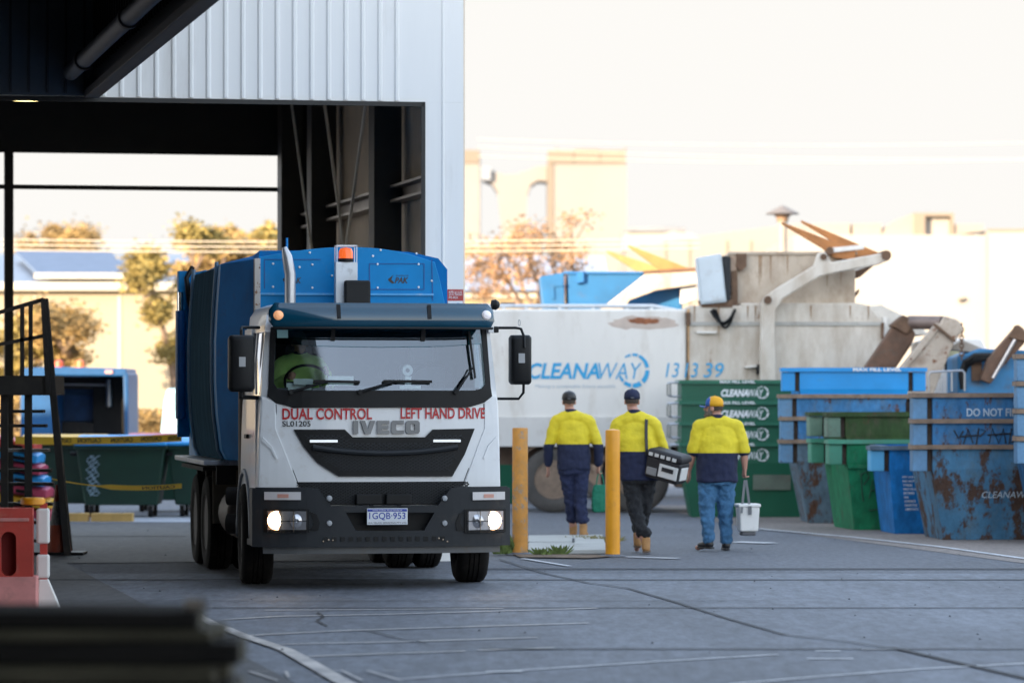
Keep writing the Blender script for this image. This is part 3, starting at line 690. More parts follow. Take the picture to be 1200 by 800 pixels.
# mirrors
for sx in (-1, 1):
    mr = bpy.data.objects.new('mirror', None); COL.objects.link(mr); mr.parent = truck; mr.empty_display_size = .1
    if sx < 0: (xa, za), (xb, zb3) = TL(267.5,459,.2), TL(298,392.5,.2)
    else: (xa, za), (xb, zb3) = TL(596.5,450.5,.3), TL(621.5,392.5,.3)
    yy = .2 if sx < 0 else .28
    w2 = (xb-xa); prof = [(.10,0),(.0,.06),(0,.94),(.10,1),(.90,1),(1,.95),(1,.05),(.90,0)]
    rings = []
    for t, ins in ((-.09,.16),(-.075,.06),(-.04,0),(.05,0),(.07,.03)):
        rings.append([Vector((xa+w2*(ins+u*(1-2*ins)), yy+t, za+(zb3-za)*(ins*.4+v*(1-.8*ins)))) for u, v in prof])
    MB().loft(rings).build('mirror_shell', M_black, mr, bevel=.012, smooth=True)
    MB().box(xa+.02,xb-.02,yy+.072,yy+.076,za+.03,zb3-.03).build('mirror_glass', M_chrome, mr)
    cxm = (xa+xb)/2
    if sx > 0:
        p0 = TL(580,384,.25); p1 = TL(605,384,.25); p2 = TL(613,390,.25)
        MB().tube([(p0[0],.30,p0[1]),(p1[0],.27,p1[1]),(p2[0]-.02,.25,p1[1]-.01),(p2[0],.19,p2[1]-.04),(p2[0]+.0,.17,p2[1]-.14)], .013, 8).build('mirror_arm', M_black, mr, smooth=True)
        q0, q1, q2 = TL(585,467,.25), TL(609,467,.25), TL(614,460,.25)
        MB().tube([(q0[0],.35,q0[1]),(q1[0],.3,q1[1]),(q2[0],.28,q2[1]),(q2[0],.26,q2[1]+.13)], .013, 8).build('mirror_arm', M_black, mr, smooth=True)
        r0 = TL(609,378,.25); MB().tube([(r0[0]+.01*cos(a_*pi/6),.27,r0[1]+.028*sin(a_*pi/6)) for a_ in range(13)], .004, 5).build('hook', M_steel, mr)
        k0 = TL(581,386,.2); MB().box(k0[0]-.03,k0[0]+.03,.2,.3,k0[1]-.03,k0[1]+.03).build('mirror_bracket', M_black, mr, bevel=.01)
    else:
        p0 = TL(305,383.5,.35); p1 = TL(283,383.5,.3)
        MB().tube([(p0[0],.45,p0[1]),(p1[0],.25,p1[1]),(cxm,.20,p1[1]-.03),(cxm,.20,zb3-.02)], .015, 8).build('mirror_arm', M_black, mr, smooth=True)
        q0, q1 = TL(306,466,.3), TL(281,465,.3)
        MB().tube([(q0[0],.45,q0[1]),(q1[0],.25,q1[1]),(cxm,.20,q1[1]+.02),(cxm,.20,za+.03)], .02, 8).build('mirror_arm', M_black, mr, smooth=True)
    MB().box(cxm-.03,cxm+.03,yy-.095,yy-.085,(za+zb3)/2-.03,(za+zb3)/2+.06).build('sticker', mat('grey_sticker', (.35,.36,.37), .5), mr)
k0 = TL(579,357,.2); MB().lathe([(.001,-.03),(.045,-.02),(.05,.02),(.03,.05),(.001,.06)], (k0[0],.22,k0[1]), 'x', 16).build('roof_camera', M_black, truck, smooth=True)
# grab rails and the cab's left rear corner details
m = MB(); 
for px in (303,309):
    p, q = TL(px,390,.55), TL(px-2,462,.55); m.tube([(p[0],.6,p[1]),(p[0]-.02,.62,(p[1]+q[1])/2),(q[0],.6,q[1])], .012, 8)
m.build('grab_rail', M_steel, truck)
# snorkel, tank and boxes behind the cab on the left
MB().box(-1.14,-.86,1.90,2.10,.85,2.05).build('air_intake', mat('intake_brown', (.10,.075,.055), .7, var=.3, stretch=(1,1,.15), vs=12), truck, bevel=.06, seg=3)
MB().cyl((-.92,2.65,.62),(-.92,3.55,.62),.27,24).build('air_tank', mat('tank_brown', (.075,.055,.04), .6, var=.3, dirt=.4), truck, smooth=True, bevel=.03)
MB().cyl((-1.10,2.2,.82),(-1.22,2.25,.82),.09,14).cyl((-1.10,2.2,.55),(-1.22,2.25,.55),.10,14).build('valve', M_chassis, truck, smooth=True)
MB().box(.55,1.1,2.2,3.6,.40,.95).build('fuel_tank', M_chassis, truck, bevel=.08, seg=3)
# exhaust
ex = TL(340,352,1.95)
e0 = TL(340,318,1.95); e1 = TL(334,298,1.95); e2 = TL(333,292,1.95)
MB().tube([(ex[0],1.95,1.0),(ex[0],1.95,ex[1]),(e0[0],1.95,e0[1]-.03),(e0[0]-.01,1.95,e0[1]+.03),(e1[0]+.02,1.95,e1[1]-.02),(e2[0],1.95,e2[1]+.02)], [.055,.055,.055,.055,.05,.025], 14).build('exhaust_pipe', mat('exhaust_steel', (.45,.46,.48), .35, metal=.6, var=.12), truck, smooth=True)
# beacon mast
px0, zt3 = TL(393,307,1.95); px1, zb4 = TL(418.5,352,1.95)
mast = MB().box(px0,px1,1.92,2.05,1.9,zt3).build('beacon_mast', mat('mast_white', (.62,.65,.68), .4, dirt=.2), truck, bevel=.006)
xm = (px0+px1)/2
bz = TL(400,291,1.95)[1]
MB().lathe([(.001,.0),(.075,.0),(.078,.035),(.001,.036)], (xm,1.98,zt3+.0), 'z', 20).build('beacon_base', M_black, mast, smooth=True)
MB().lathe([(.072,.036),(.070,.10),(.055,.135),(.001,.145)], (xm,1.98,zt3), 'z', 20).build('beacon', mat('beacon_amber', (.55,.10,.02), .2, emit=(.8,.12,.02), es=.12), mast, smooth=True)
m = MB(); t_ = .008
for xx in (px0+.01,px1-.01):
    for yy in (1.90,2.06): m.box(xx-t_/2,xx+t_/2,yy-t_/2,yy+t_/2,zt3,zt3+.165)
for yy in (1.90,2.06): m.box(px0+.01,px1-.01,yy-t_/2,yy+t_/2,zt3+.155,zt3+.165)
for xx in (px0+.01,px1-.01): m.box(xx-t_/2,xx+t_/2,1.90,2.06,zt3+.155,zt3+.165)
m.build('beacon_cage', mat('cage_white', (.75,.77,.79), .4), mast)
a, b = TL(403.5,352,1.85), TL(434,328.5,1.85)
MB().box(a[0],b[0],1.82,1.90,a[1]-.1,b[1]).build('work_lamp', M_black, truck, bevel=.02)
# --- blue body
yB = 2.25
def bl(px, py, y=yB): return TL(px, py, y)
xl_, xr_ = bl(303.5,320)[0], bl(516,320)[0]
ztop = bl(410,290)[1]; zl = bl(304,300.5)[1]; zr = bl(506,306)[1]
arc = []
for i in range(21):
    t = i/20; x = xl_+(xr_-.09-xl_)*t
    px = 303.5+(506-303.5)*t; py = 301-11.5*math.sin(min(1,(t)/.52)*pi/2)**1.0 if t < .52 else 289.5+16.5*((t-.52)/.48)**2.2
    arc.append((x, bl(px,py)[1]))
arc += [(xr_-.055, bl(512,307)[1]),(xr_+.0, bl(514,330)[1]),(xr_+.06, bl(520,352)[1]-.1),(xr_+.10,1.1),(xl_,1.1)]
front = MB().prism(arc, yB, yB+.06).build('body_front', M_truckblue, truck, bevel=.006)
# side cross-section (barrel) swept backwards
yR = 6.35
HWB = 1.27
sec = [(-1.15,1.16),(-1.20,1.26),(-1.245,1.62),(-1.262,1.95),(-1.262,2.35),(-1.245,2.72),(-1.215,zl-.02),(-.9,zl+.06),(-.4,ztop-.03),(.1,ztop),(.6,ztop-.04),(.88,zr+.03),(.98,zr-.08),(1.05,2.7),(1.12,2.2),(1.16,1.8),(1.14,1.3),(1.08,1.16)]
def secat(y, k, dz=0): return [Vector((x*k, y, z+dz if z > 2.5 else z)) for x, z in sec]
MB().loft([secat(3.0,1,-.03), secat(5.0,1,-.06), secat(yR,1,-.12)]).build('body', M_truckblue, truck, bevel=.01, smooth=True)
# chamfered link between front panel and barrel
r0 = [Vector((max(xl_,min(xr_+.08,x)), yB+.06, min(z, (arc[10][1] if abs(x) < .5 else z)))) for x, z in sec]
MB().loft([r0, secat(3.0,.998,-.03)]).build('body_shoulder', mat('truck_blue_deep', (.001,.15,.42), .6, var=.15, dirt=.1, dcol=(.03,.09,.16), spec=.12), truck, smooth=True)
# aluminium wear sheet on the left side
rings = []
M_alu = mat('brushed_sheet', (.035,.085,.13), .9, metal=0, var=.4, vs=6, stretch=(1,2.5,.25), spec=.01, dirt=.3, dcol=(.045,.06,.07))
for y in (3.35,4.6,5.75):
    pts = [Vector((x-.008, y, z)) for x, z in sec[0:7]] ; pts[-1].z -= .06; rings.append(pts)
mb = MB(); n = 7
mb.add([p for r_ in rings for p in r_], [(k*n+i, k*n+i+1, (k+1)*n+i+1, (k+1)*n+i) for k in range(2) for i in range(n-1)])
mb.build('side_sheet', M_alu, truck, smooth='all')
for y in (3.30,5.80):
    m = MB(); m.tube([Vector((x-.012, y, z)) for x, z in sec[0:7]], .022, 6); m.build('sheet_edge', mat('edge_pale', (.12,.20,.28), .5), truck)
# rear frame / tailgate with ram
MB().prism([(-1.35,1.35),(-1.22,1.35),(-1.1,zl-.25),(-1.05,zl-.02),(1.1,zl-.02),(1.25,1.35),(1.42,1.35),(1.42,zl-.10),(-1.35,zl-.06)], yR, yR+.12).build('tailgate_frame', M_truckblue, truck, bevel=.01)
MB().box(-1.15,1.15,yR+.05,yR+.9,1.0,zl-.08).build('tailgate', M_truckblue, truck, bevel=.05)
MB().box(-1.35,-1.22,yR-.06,yR+.10,2.35,zl-.02).build('frame_bracket', M_truckblue, truck, bevel=.01)
a = -1.33
MB().cyl((a,yR-.10,1.55),(a,yR-.10,2.72),.055,14).build('ram_cylinder', mat('ram_blue', (.01,.09,.28), .35), truck, smooth=True)
MB().cyl((a,yR-.10,2.72),(a,yR-.10,2.92),.03,10).build('ram_rod', M_chrome, truck, smooth=True)
MB().tube([(-1.2,yR-.1,zl+.02),(-1.27,yR-.15,zl-.1),(-1.24,yR-.16,zl-.35),(-1.19,yR-.16,zl-.55),(-1.2,yR-.14,zl-.85)],.028,8).build('hose', M_black, truck, smooth=True)
MB().cyl((-.55,3.0,ztop-.1),(-.55,3.0,ztop+.12),.012,6).build('aerial', M_truckblue, truck)
MB().box(-1.36,-.9,3.3,yR+.3,1.10,1.15).build('side_platform', mat('platform_grey', (.55,.57,.60), .5, dirt=.3), truck, bevel=.01)
for y in (3.6,4.7,5.7): MB().box(-1.20,-1.0,y,y+.06,.9,1.10).build('platform_bracket', M_chassis, truck)
for yy in (4.0,):
    arch = []
    MB().box(-1.30,-.75,yy,6.45,1.03,1.07).build('rear_mudguard', M_chassis, truck)
MB().box(-1.22,-.80,3.75,3.78,.50,1.04).build('mudflap', mat('flap_brown', (.10,.08,.055), .8, var=.3), truck)
# rivets, weld seam, hatch outlines and scuffs on the front panel
m = MB()
for px, py in ((320,309),(320,336),(351,313),(363,296),(366,310),(366,337),(389,323),(437,300),(446,293),(488,297),(442.5,309.5),(490.5,309.5),(442.5,337),(490.5,336.5),(506,329)):
    x, z = bl(px,py); m.lathe([(.001,-.008),(.010,-.006),(.012,0),(.001,0)], (x,yB-.001,z), 'y', 8)
m.build('rivets', M_whiteletter, truck)
for (ax_,ay_,bx_,by_) in ((433,309,497,309),(433,339,497,339),(433,309,433,339),(497,309,497,339),(310,304,376,304),(310,304,310,338),(506,304,507,352)):
    p, q = bl(ax_,ay_), bl(bx_,by_); MB().beam((p[0],yB-.003,p[1]),(q[0],yB-.003,q[1]),.008,.006).build('panel_seam', mat('seam_blue', (.004,.08,.28), .5), truck)
p, q = bl(303.5,344.5), bl(508,343.5); MB().box(p[0],q[0],yB-.022,yB,p[1]-.008,p[1]+.012).build('panel_ledge', mat('ledge_blue', (.05,.33,.66), .45, dirt=.3, dcol=(.4,.5,.6)), truck)
p, q = bl(297.5,340,2.28), bl(303,303,2.28)
MB().box(p[0],q[0]+.012,2.22,2.30,2.2,q[1]).build('worn_corner_post', mat('worn_post', (.50,.46,.42), .6, rust=.38, rcol=(.16,.07,.03), rs=14), truck, bevel=.005)
# compactor maker's mark
for xa_, xb_ in ((455,478),(336,354)):
    a0, a1 = bl(xa_,331.5), bl(xb_,324.5)
    if xa_ > 400:
        a, b = bl(462.5,331.8), bl(478.5,325); lettering('PAK', M_blackletter, truck, a[0], b[0], a[1], b[1], yB-.003, shear=.25, off=.03)
        a, b = bl(464,323.8), bl(479,322.2); lettering('SUPERIOR', M_blackletter, truck, a[0], b[0], a[1], b[1], yB-.003)
        s0 = bl(458.5,327.5)
    else:
        a, b = bl(339,331.8), bl(353,325); lettering('PAK', M_blackletter, truck, a[0], b[0], a[1], b[1], yB-.003, shear=.25, off=.03)
        s0 = bl(335,327.5)
    q = s0; MB().add([(q[0]+.02,yB-.003,q[1]+.045),(q[0]-.03,yB-.003,q[1]+.005),(q[0]-.03,yB-.003,q[1]-.01),(q[0]+.01,yB-.003,q[1]-.04),(q[0]+.035,yB-.003,q[1]-.035),(q[0]+.0,yB-.003,q[1]-.0)],[(0,1,2,5),(5,2,3,4)]).build('emblem', M_blackletter, truck)

# ------------------------------------------------------------------ white rubbish truck seen from the side
YW = 58.4; SW = FPX/YW
wt = empty('rubbish_truck', (PX(780,YW), YW, 0), 0, 'long white side-on rubbish truck with blue writing, rusty forks raised behind the stacked bins', 'truck')
def wl_(px, py): return ((px-780)/SW, HC+(HY-py)/SW)
def WP(pts): return [wl_(*p) for p in pts]
M_ww = mat('white_truck_paint', (.74,.71,.665), .45, var=.05, vs=1.4, dirt=.34, dcol=(.50,.44,.37), stretch=(1,1,.3), rust=.03, rcol=(.20,.12,.07), rs=5)
M_wd = mat('dirty_white_paint', (.62,.57,.50), .5, var=.10, vs=2, dirt=.62, dcol=(.38,.30,.22), stretch=(1,1,.3), rust=.10, rcol=(.17,.09,.05), rs=4)
M_wt = mat('tan_worn_paint', (.52,.44,.35), .6, var=.14, vs=2, dirt=.6, dcol=(.30,.21,.14), rust=.16, rcol=(.16,.08,.04), rs=3, stretch=(1,1,.5))
M_under = mat('underframe_brown', (.15,.10,.07), .8, var=.35, vs=3, dirt=.3)
DW = 2.35
MB().prism(WP([(562,366),(566,362),(804.5,362),(804.5,521),(562,521)]), 0, DW).build('body', M_ww, wt, bevel=.05, seg=3)
MB().prism(WP([(540,488),(804,488),(804,523),(540,523)]), -.035, -.005).build('lower_skirt', mat('skirt_cream', (.62,.60,.57), .5, var=.05, dirt=.3, dcol=(.45,.40,.34)), wt, bevel=.006)
MB().prism(WP([(806,358),(868,358),(868,355),(1005,355),(1018,358),(1034,376),(1034,523),(806,523)]), -.03, DW).build('hopper', M_wd, wt, bevel=.02)
MB().prism(WP([(808,377),(1033,377),(1033,381.5),(808,381.5)]), -.050, -.032).build('hopper_moulding', mat('moulding_grey', (.42,.41,.38), .5, dirt=.3), wt)
MB().prism(WP([(857,296),(1003,296),(1003,357),(857,357)]), .12, DW-.1).build('raised_bin', M_wt, wt, bevel=.015)
MB().prism(WP([(855,294.5),(1005,294.5),(1005,298),(855,298)]), .09, DW-.07).build('bin_rim', M_wt, wt, bevel=.005)
MB().prism(WP([(863,297),(875,297),(875,312),(868,318),(863,312)]), .02, .12).build('bin_bracket', M_brownsteel, wt)
MB().prism(WP([(856,300),(864,300),(862,357),(856,357)]), .05,.12).build('rust_streak_plate', mat('streaky', (.45,.33,.24), .7, rust=.35, rs=8), wt)
p0, p1 = wl_(816,300), wl_(850,354)
MB().prism(WP([(816,302),(845,297),(851,354),(821,357)]), -.10, .5).build('control_cabinet', mat('cabinet_grey', (.50,.57,.62), .5, var=.08, dirt=.25, dcol=(.3,.3,.3)), wt, bevel=.012)
MB().prism(WP([(818,304),(843,300),(849,351),(823,354)]), -.115, -.102).build('cabinet_door', mat('cabinet_door', (.58,.65,.70), .5, var=.08, dirt=.25, dcol=(.35,.33,.3)), wt)
MB().prism(WP([(847,300),(856,301),(856,350),(852,354)]), -.06, .3).build('cabinet_side', M_darkgrey, wt)
MB().prism(WP([(819,352),(860,350),(858,360),(822,360)]), -.05, .4).build('cabinet_shelf', M_brownsteel, wt)
# lifting arm with fork head
armp = [(889,447),(890,358),(893,350),(904,341),(952,312),(957,297),(965,296),(972,308),(1028,298),(1040,299),(1041,305),(1027,311),(978,320),(958,325),(915,351),(907,364),(906,393),(908,447)]
MB().prism(WP(armp), -.34, -.12).build('lifting_arm', M_wd, wt, bevel=.02)
MB().prism(WP([(890,447),(905,447),(907,545),(893,545)]), -.32, -.14).build('arm_leg', M_ww, wt, bevel=.02)
for px, py, r in ((963,302,.05),(898,352,.06),(1036,300,.075)): 
    x, z = wl_(px,py); MB().cyl((x,-.37,z),(x,-.10,z),r,16).build('pivot', M_brownsteel, wt, smooth=True)
MB().prism(WP(armp), DW+.12, DW+.30).build('lifting_arm', M_ww, wt, bevel=.02)
x, z = wl_(1036,300); MB().cyl((x,-.1,z),(x,DW+.1,z),.08,14).build('fork_shaft', M_brownsteel, wt, smooth=True)
M_fork = mat('fork_orange', (.42,.17,.05), .6, var=.25, rust=.15, rs=5)
for (tip, yy, bs_) in (((916,261),-.05,(1002,297)),((942,257),.5,(1037,300))):
    bx, bz = wl_(*bs_); tx, tz = wl_(*tip)
    d = Vector((tx-bx,0,tz-bz)); nn = Vector((-d.z,0,d.x)).normalized()*-1
    P = [(bx,bz+.05),(tx,tz+.01),(tx,tz-.02),(bx+d.x*.45,bz+d.z*.45-.13),(bx+d.x*.28,bz+d.z*.28-.20),(bx,bz-.10)]
    MB().prism(P, yy, yy+.14).build('fork', M_fork, wt, bevel=.008)
MB().prism(WP([(968,291),(1012,287),(1012,292),(970,297)]), -.1, .1).build('fork_ram', M_ww, wt, bevel=.01)
rs_ = random.Random(9)
for k in range(16):
    px = rs_.choice([rs_.uniform(812,1028), rs_.uniform(862,1000)]); top = 358 if k % 2 else 299
    if top == 299: px = rs_.uniform(868,1000)
    x, z = wl_(px, top); L_ = rs_.uniform(.15,.55); yy_ = -.0335 if top == 358 else .117
    MB().add([(x-.012,yy_,z),(x+.014,yy_,z),(x+.008,yy_,z-L_*.6),(x+.001,yy_,z-L_),(x-.006,yy_,z-L_*.7)], [(0,1,2,3,4)]).build('rust_run', mat('rust_run', (.30,.19,.11), .8, var=.3, vs=8), wt)
x0, z0 = wl_(972,294); MB().cyl((x0,-.12,z0),(x0,.12,z0),.06,12).build('pivot', M_brownsteel, wt, smooth=True)
MB().prism(WP([(1003,317),(1028,309),(1010,324),(1003,324)]), .3, 1.8).build('guide_plate', M_brownsteel, wt)
MB().prism(WP([(1003,344),(1009,338),(1009,342),(1004,348)]), .3, .5).build('hook', M_brownsteel, wt)
MB().prism(WP([(1018,358),(1034,357),(1075,377),(1090,392),(1034,392)]), .1, DW-.1).build('tail_slope', mat('slope_cream', (.66,.62,.56), .5, dirt=.3, dcol=(.42,.35,.28)), wt, bevel=.01)
MB().prism(WP([(1035,371),(1040,371),(1040,394),(1035,394)]), .04,.09).build('slope_rib', M_ww, wt)
MB().prism(WP([(1032,378),(1036,378),(1035,398),(1032,396)]), -.07,-.03).build('latch', M_brownsteel, wt)
# hoses
for k, (a_, b_, c_) in enumerate(((835,362,16),(838,362,20),(832,364,13))):
    m = MB(); m.tube([Vector((*[wl_(a_+ (861-a_)*t, b_+c_*math.sin(pi*t)*1.3)[0]], -.10-.03*k, wl_(a_, b_+c_*math.sin(pi*t)*1.1)[1])) for t in [i/12 for i in range(13)]], .022, 6)
    m.build('hose', M_black, wt, smooth=True)
MB().prism(WP([(857,318),(864,316),(865,372),(862,392),(860,392),(858,360)]), .0, .06).build('hose_bundle', M_brownsteel, wt)
MB().prism(WP([(803,366),(809,366),(809,380),(804,380)]), -.09,-.03).build('junction_box', M_brownsteel, wt)
MB().prism(WP([(816,388),(840,388),(838,390.5),(817,390.5)]), -.09,-.03).build('lip', M_ww, wt)
MB().prism(WP([(886,427),(891,427),(891,439),(886,438)]), -.16,-.04).build('side_lamp', M_black, wt)
MB().prism(WP([(872,429),(886,427),(886,430),(873,431)]), -.13,-.04).build('bracket', M_ww, wt)
MB().prism(WP([(805.0,362),(808.2,362),(807.5,455),(805.8,455)]), -.036,-.031).build('rust_streak', mat('streak', (.40,.24,.12), .7, var=.4, vs=6), wt)
# rust patch under the roof rail
x, z = wl_(754,376)
m = MB(); 
def blotch(cx, cz, rx, rz, y, n=26, seed=1):
    rnd = random.Random(seed); return [(cx+rx*cos(2*pi*i/n)*rnd.uniform(.8,1.15), cz+rz*sin(2*pi*i/n)*rnd.uniform(.7,1.2)) for i in range(n)]
m.prism(blotch(x,z,.26,.05,0), -.004, -.001); m.build('rust_patch', mat('rust_patch', (.27,.10,.045), .8, var=.4, vs=9), wt)
m = MB(); m.prism(blotch(x+.02,z-.03,.52,.11,0,seed=3), -.0025, -.0005); m.build('rust_halo', mat('rust_halo', (.52,.43,.37), .6, var=.12, vs=6), wt)
# rail
zr_ = wl_(0,358.5)[1]
m = MB(); m.tube([(wl_(560,0)[0],.08,zr_),(wl_(765,0)[0],.08,zr_),(wl_(790,0)[0],.08,zr_-.06),(wl_(800,0)[0],.08,zr_-.12)], .032, 8)
for px in (575,590,617,656,695,735,764): m.box(wl_(px,0)[0]-.025, wl_(px,0)[0]+.025, .05,.10, wl_(0,362.5)[1], zr_)
m.build('roof_rail', mat('rail_pale', (.62,.64,.66), .45, metal=.2, dirt=.2), wt)
MB().cyl((wl_(586,0)[0],.5,zr_+.03),(wl_(604,0)[0],.5,zr_+.03),.04,8).build('roof_fitting', M_brownsteel, wt)
# chassis and wheels
z5 = wl_(0,523)[1]
MB().box(wl_(545,0)[0],wl_(1130,0)[0],.55,.68,.72,z5).box(wl_(545,0)[0],wl_(1130,0)[0],1.6,1.75,.72,z5).build('chassis', M_under, wt)
MB().box(wl_(792,0)[0],wl_(820,0)[0],.05,.8,.38,z5-.02).build('tool_box', M_under, wt, bevel=.02)
MB().box(wl_(840,0)[0],wl_(900,0)[0],.05,.7,.35,z5-.02).build('fuel_tank', M_under, wt, bevel=.05)
for px in (649,746,1100):
    wheel(wt, wl_(px,0)[0], .16, .50, .50, .30, 1, rimcol=M_rimb, name='wheel', tyre=M_dust).rotation_euler = (0,0,R(-90))
    wheel(wt, wl_(px,0)[0], 2.15, .50, .50, .30, 1, rimcol=M_rimb, name='wheel', tyre=M_dust).rotation_euler = (0,0,R(90))
    x = wl_(px,0)[0]
    MB().cyl((x,.3,.5),(x,2.0,.5),.07,10).build('axle', M_chassis, wt)
    if px < 1000:
        arch = [(x+.62*cos(R(a)), .50+.60*sin(R(a))) for a in range(10, 171, 10)]; inner = [(x+.58*cos(R(a)), .50+.565*sin(R(a))) for a in range(170, 9, -10)]
        MB().prism(arch+inner, -.0, .40).build('mudguard', M_under, wt)
# cab
MB().prism(WP([(1086,400),(1096,396),(1150,396),(1168,430),(1170,520),(1170,560),(1086,560)]), .02, DW).build('cab', M_ww, wt, bevel=.03)
MB().prism(WP([(1110,411),(1134,411),(1146,432),(1110,432)]), -.005, .02).build('window', mat('yellow_window', (.35,.33,.20), .1, var=.3), wt)
MB().prism(WP([(1107,408),(1136,408),(1150,434),(1107,434)]), .0, .022).build('window_seal', M_black, wt)
# livery
M_bl = mat('livery_blue', (.02,.33,.62), .4, var=.04)
def wtext(s, x0, x1, y0, y1, mt=M_bl, y=-.006, **k):
    a, b = wl_(x0, y1), wl_(x1, y0); return lettering(s, mt, wt, a[0], b[0], a[1], b[1], y, **k)
wtext('CLEANA', 619, 703, 425, 444, shear=.22, off=.028)
wtext('WAY', 701, 752, 425, 444, shear=.22, off=-.008)
wtext('Making a sustainable future possible', 627, 721, 450, 455.5, mt=mat('slogan_grey', (.42,.50,.58), .5), shear=.22)
wtext('13', 780, 796, 425, 442, y=-.006, shear=.2)
wtext('13', 802, 818, 425, 442, y=-.045, shear=.2)
wtext('39', 824, 848, 425, 442, y=-.045, shear=.2)
cx_, cz_ = wl_(742,433.5); arc_ring(M_bl, wt, cx_, cz_, .235, .06, -.009, [(125,100,.35,.6),(94,72,.6,.75),(66,10,.7,1.1),(0,-48,1.1,1.3),(-58,-92,1.3,1.1),(-98,-128,1.0,.9),(-134,-160,.8,.5)], squash=.92)

# ------------------------------------------------------------------ second collection truck behind: blue hopper, white arm, forks
Y2 = 66.0; S2 = FPX/Y2
t2 = empty('rubbish_truck', (PX(740,Y2), Y2, 0), 0, 'blue hopper truck with white lifting arm standing behind the long white truck', 'truck')
def l2(px, py): return ((px-740)/S2, HC+(HY-py)/S2)
def P2(pts): return [l2(*p) for p in pts]
M_b2 = mat('hopper_blue', (.008,.11,.27), .5, var=.15, dirt=.2, rust=.10, rs=4)
MB().prism(P2([(665,318.5),(760,318.5),(800,330),(800,400),(665,400)]), .1, 2.4).build('hopper', M_b2, t2, bevel=.02)
MB().prism(P2([(632,324),(661,319),(663,400),(640,400)]), .0, 2.4).build('hopper_door', M_b2, t2, bevel=.02)
MB().prism(P2([(645,332),(660,331),(660,335),(649,336),(650,350),(646,350)]), -.03,-.002).build('door_rib', M_b2, t2)
MB().prism(P2([(676,318),(684,318),(684,330),(676,332)]), .0,.10).build('bracket', mat('deep_blue', (.01,.12,.32), .5), t2)
MB().prism(P2([(660,318),(758,318),(758,320.5),(660,320.5)]), .05,.1).build('hopper_rim', mat('deep_blue', (.01,.12,.32), .5), t2)
MB().prism(P2([(700,365),(755,322),(817,319),(822,333),(768,341),(738,352),(724,370)]), -.35,-.12).build('lifting_arm', M_wt, t2, bevel=.02)
MB().prism(P2([(753,318),(815,314),(815,321),(756,324)]), -.30,-.0).build('arm_bracket', M_brownsteel, t2)
MB().prism(P2([(797,334),(815,331),(815,350),(797,356)]), -.2,.4).build('side_plate', M_ww, t2)
for (tip, bs_, yy, mt_) in (((737,287),(812,318),.2,M_fork),((714,290),(795,318),1.6,mat('fork_olive', (.30,.22,.07), .6, var=.2))):
    (bx, bz), (tx, tz) = l2(*bs_), l2(*tip); d = Vector((tx-bx,0,tz-bz))
    MB().prism([(bx,bz+.04),(tx,tz+.01),(tx,tz-.03),(bx+d.x*.5,bz+d.z*.5-.20),(bx+d.x*.2,bz+d.z*.2-.24),(bx,bz-.10)], yy, yy+.14).build('fork', mt_, t2)
MB().box(-3.2,4.2,.5,.7,.6,1.0).box(-3.2,4.2,1.6,1.8,.6,1.0).box(-1.6,2.0,.1,2.3,1.0,2.0).build('chassis', M_under, t2)
for x in (-1.8,-.5,3.3):
    wheel(t2, x, .2, .5, .5, .3, 1, rimcol=M_rimb, tyre=M_dust).rotation_euler = (0,0,R(-90)); wheel(t2, x, 2.1, .5, .5, .3, 1, rimcol=M_rimb, tyre=M_dust).rotation_euler = (0,0,R(90))
MB().box(2.4,4.4,.05,2.35,.7,2.6).build('cab', M_ww, t2, bevel=.08)

# ------------------------------------------------------------------ skip loader truck at the right: arms, chain, blue body
Y3 = 56.3; S3 = FPX/Y3
t3 = empty('skip_truck', (PX(1100,Y3), Y3, 0), 0, 'skip loader truck with rusty white arms, chain and blue bodywork behind the stacked bins', 'truck')
def l3(px, py): return ((px-1100)/S3, HC+(HY-py)/S3)
def P3(pts): return [l3(*p) for p in pts]
M_a3 = mat('arm_cream', (.44,.37,.30), .6, var=.15, vs=3, dirt=.45, dcol=(.22,.14,.09), rust=.26, rs=7)
M_r3 = mat('ram_brown', (.12,.065,.04), .7, var=.35, vs=5, dirt=.3)
MB().prism(P3([(990,470),(1050,381),(1066,373),(1077,390),(1073,402),(1034,460)]), .45, .75).build('lifting_ram', M_r3, t3, bevel=.03)
MB().prism(P3([(1046,381),(1062,368),(1080,378),(1066,392)]), .40,.80).build('ram_head', M_brownsteel, t3, bevel=.03)
(xa, za), (xb, zb3) = l3(1070,377), l3(1106,378)
MB().cyl((xa,.5,za),(xb,.1,zb3),.10,16).build('cross_tube', mat('tube_brown', (.20,.15,.13), .5, metal=.3, var=.3), t3, smooth=True)
MB().prism(P3([(1032,466),(1101,379),(1106,370),(1122,375),(1128,386),(1117,402),(1104,433),(1090,470)]), -.12, .12).build('lifting_arm', M_a3, t3, bevel=.025)
MB().prism(P3([(1026,466),(1097,378),(1102,382),(1034,466)]), -.16,.16).build('arm_flange', M_a3, t3, bevel=.01)
MB().beam((l3(1093,376)[0],-.15,l3(0,380)[1]),(l3(1118,404)[0],-.15,l3(0,400)[1]),.05,.04).build('strap', M_brownsteel, t3)
MB().prism(P3([(1118,372),(1128,380),(1124,392),(1112,398),(1108,388)]), -.02,.25).build('arm_tip', M_a3, t3, bevel=.02)
ch = MB()
for k in range(9):
    x, z = l3(1126.5, 382+k*4.6); pts = [Vector((x+(.028*cos(a)if k%2 else 0), -.05+(0 if k%2 else .028*cos(a)), z+.042*sin(a))) for a in [2*pi*i/10 for i in range(11)]]; ch.tube(pts, .010, 5)
ch.build('chain', M_brownsteel, t3)
MB().prism(P3([(1120,404),(1130,398),(1162,411),(1160,415),(1120,409)]), .3, .9).build('guard_plate', mat('plate_beige', (.42,.36,.30), .6), t3)
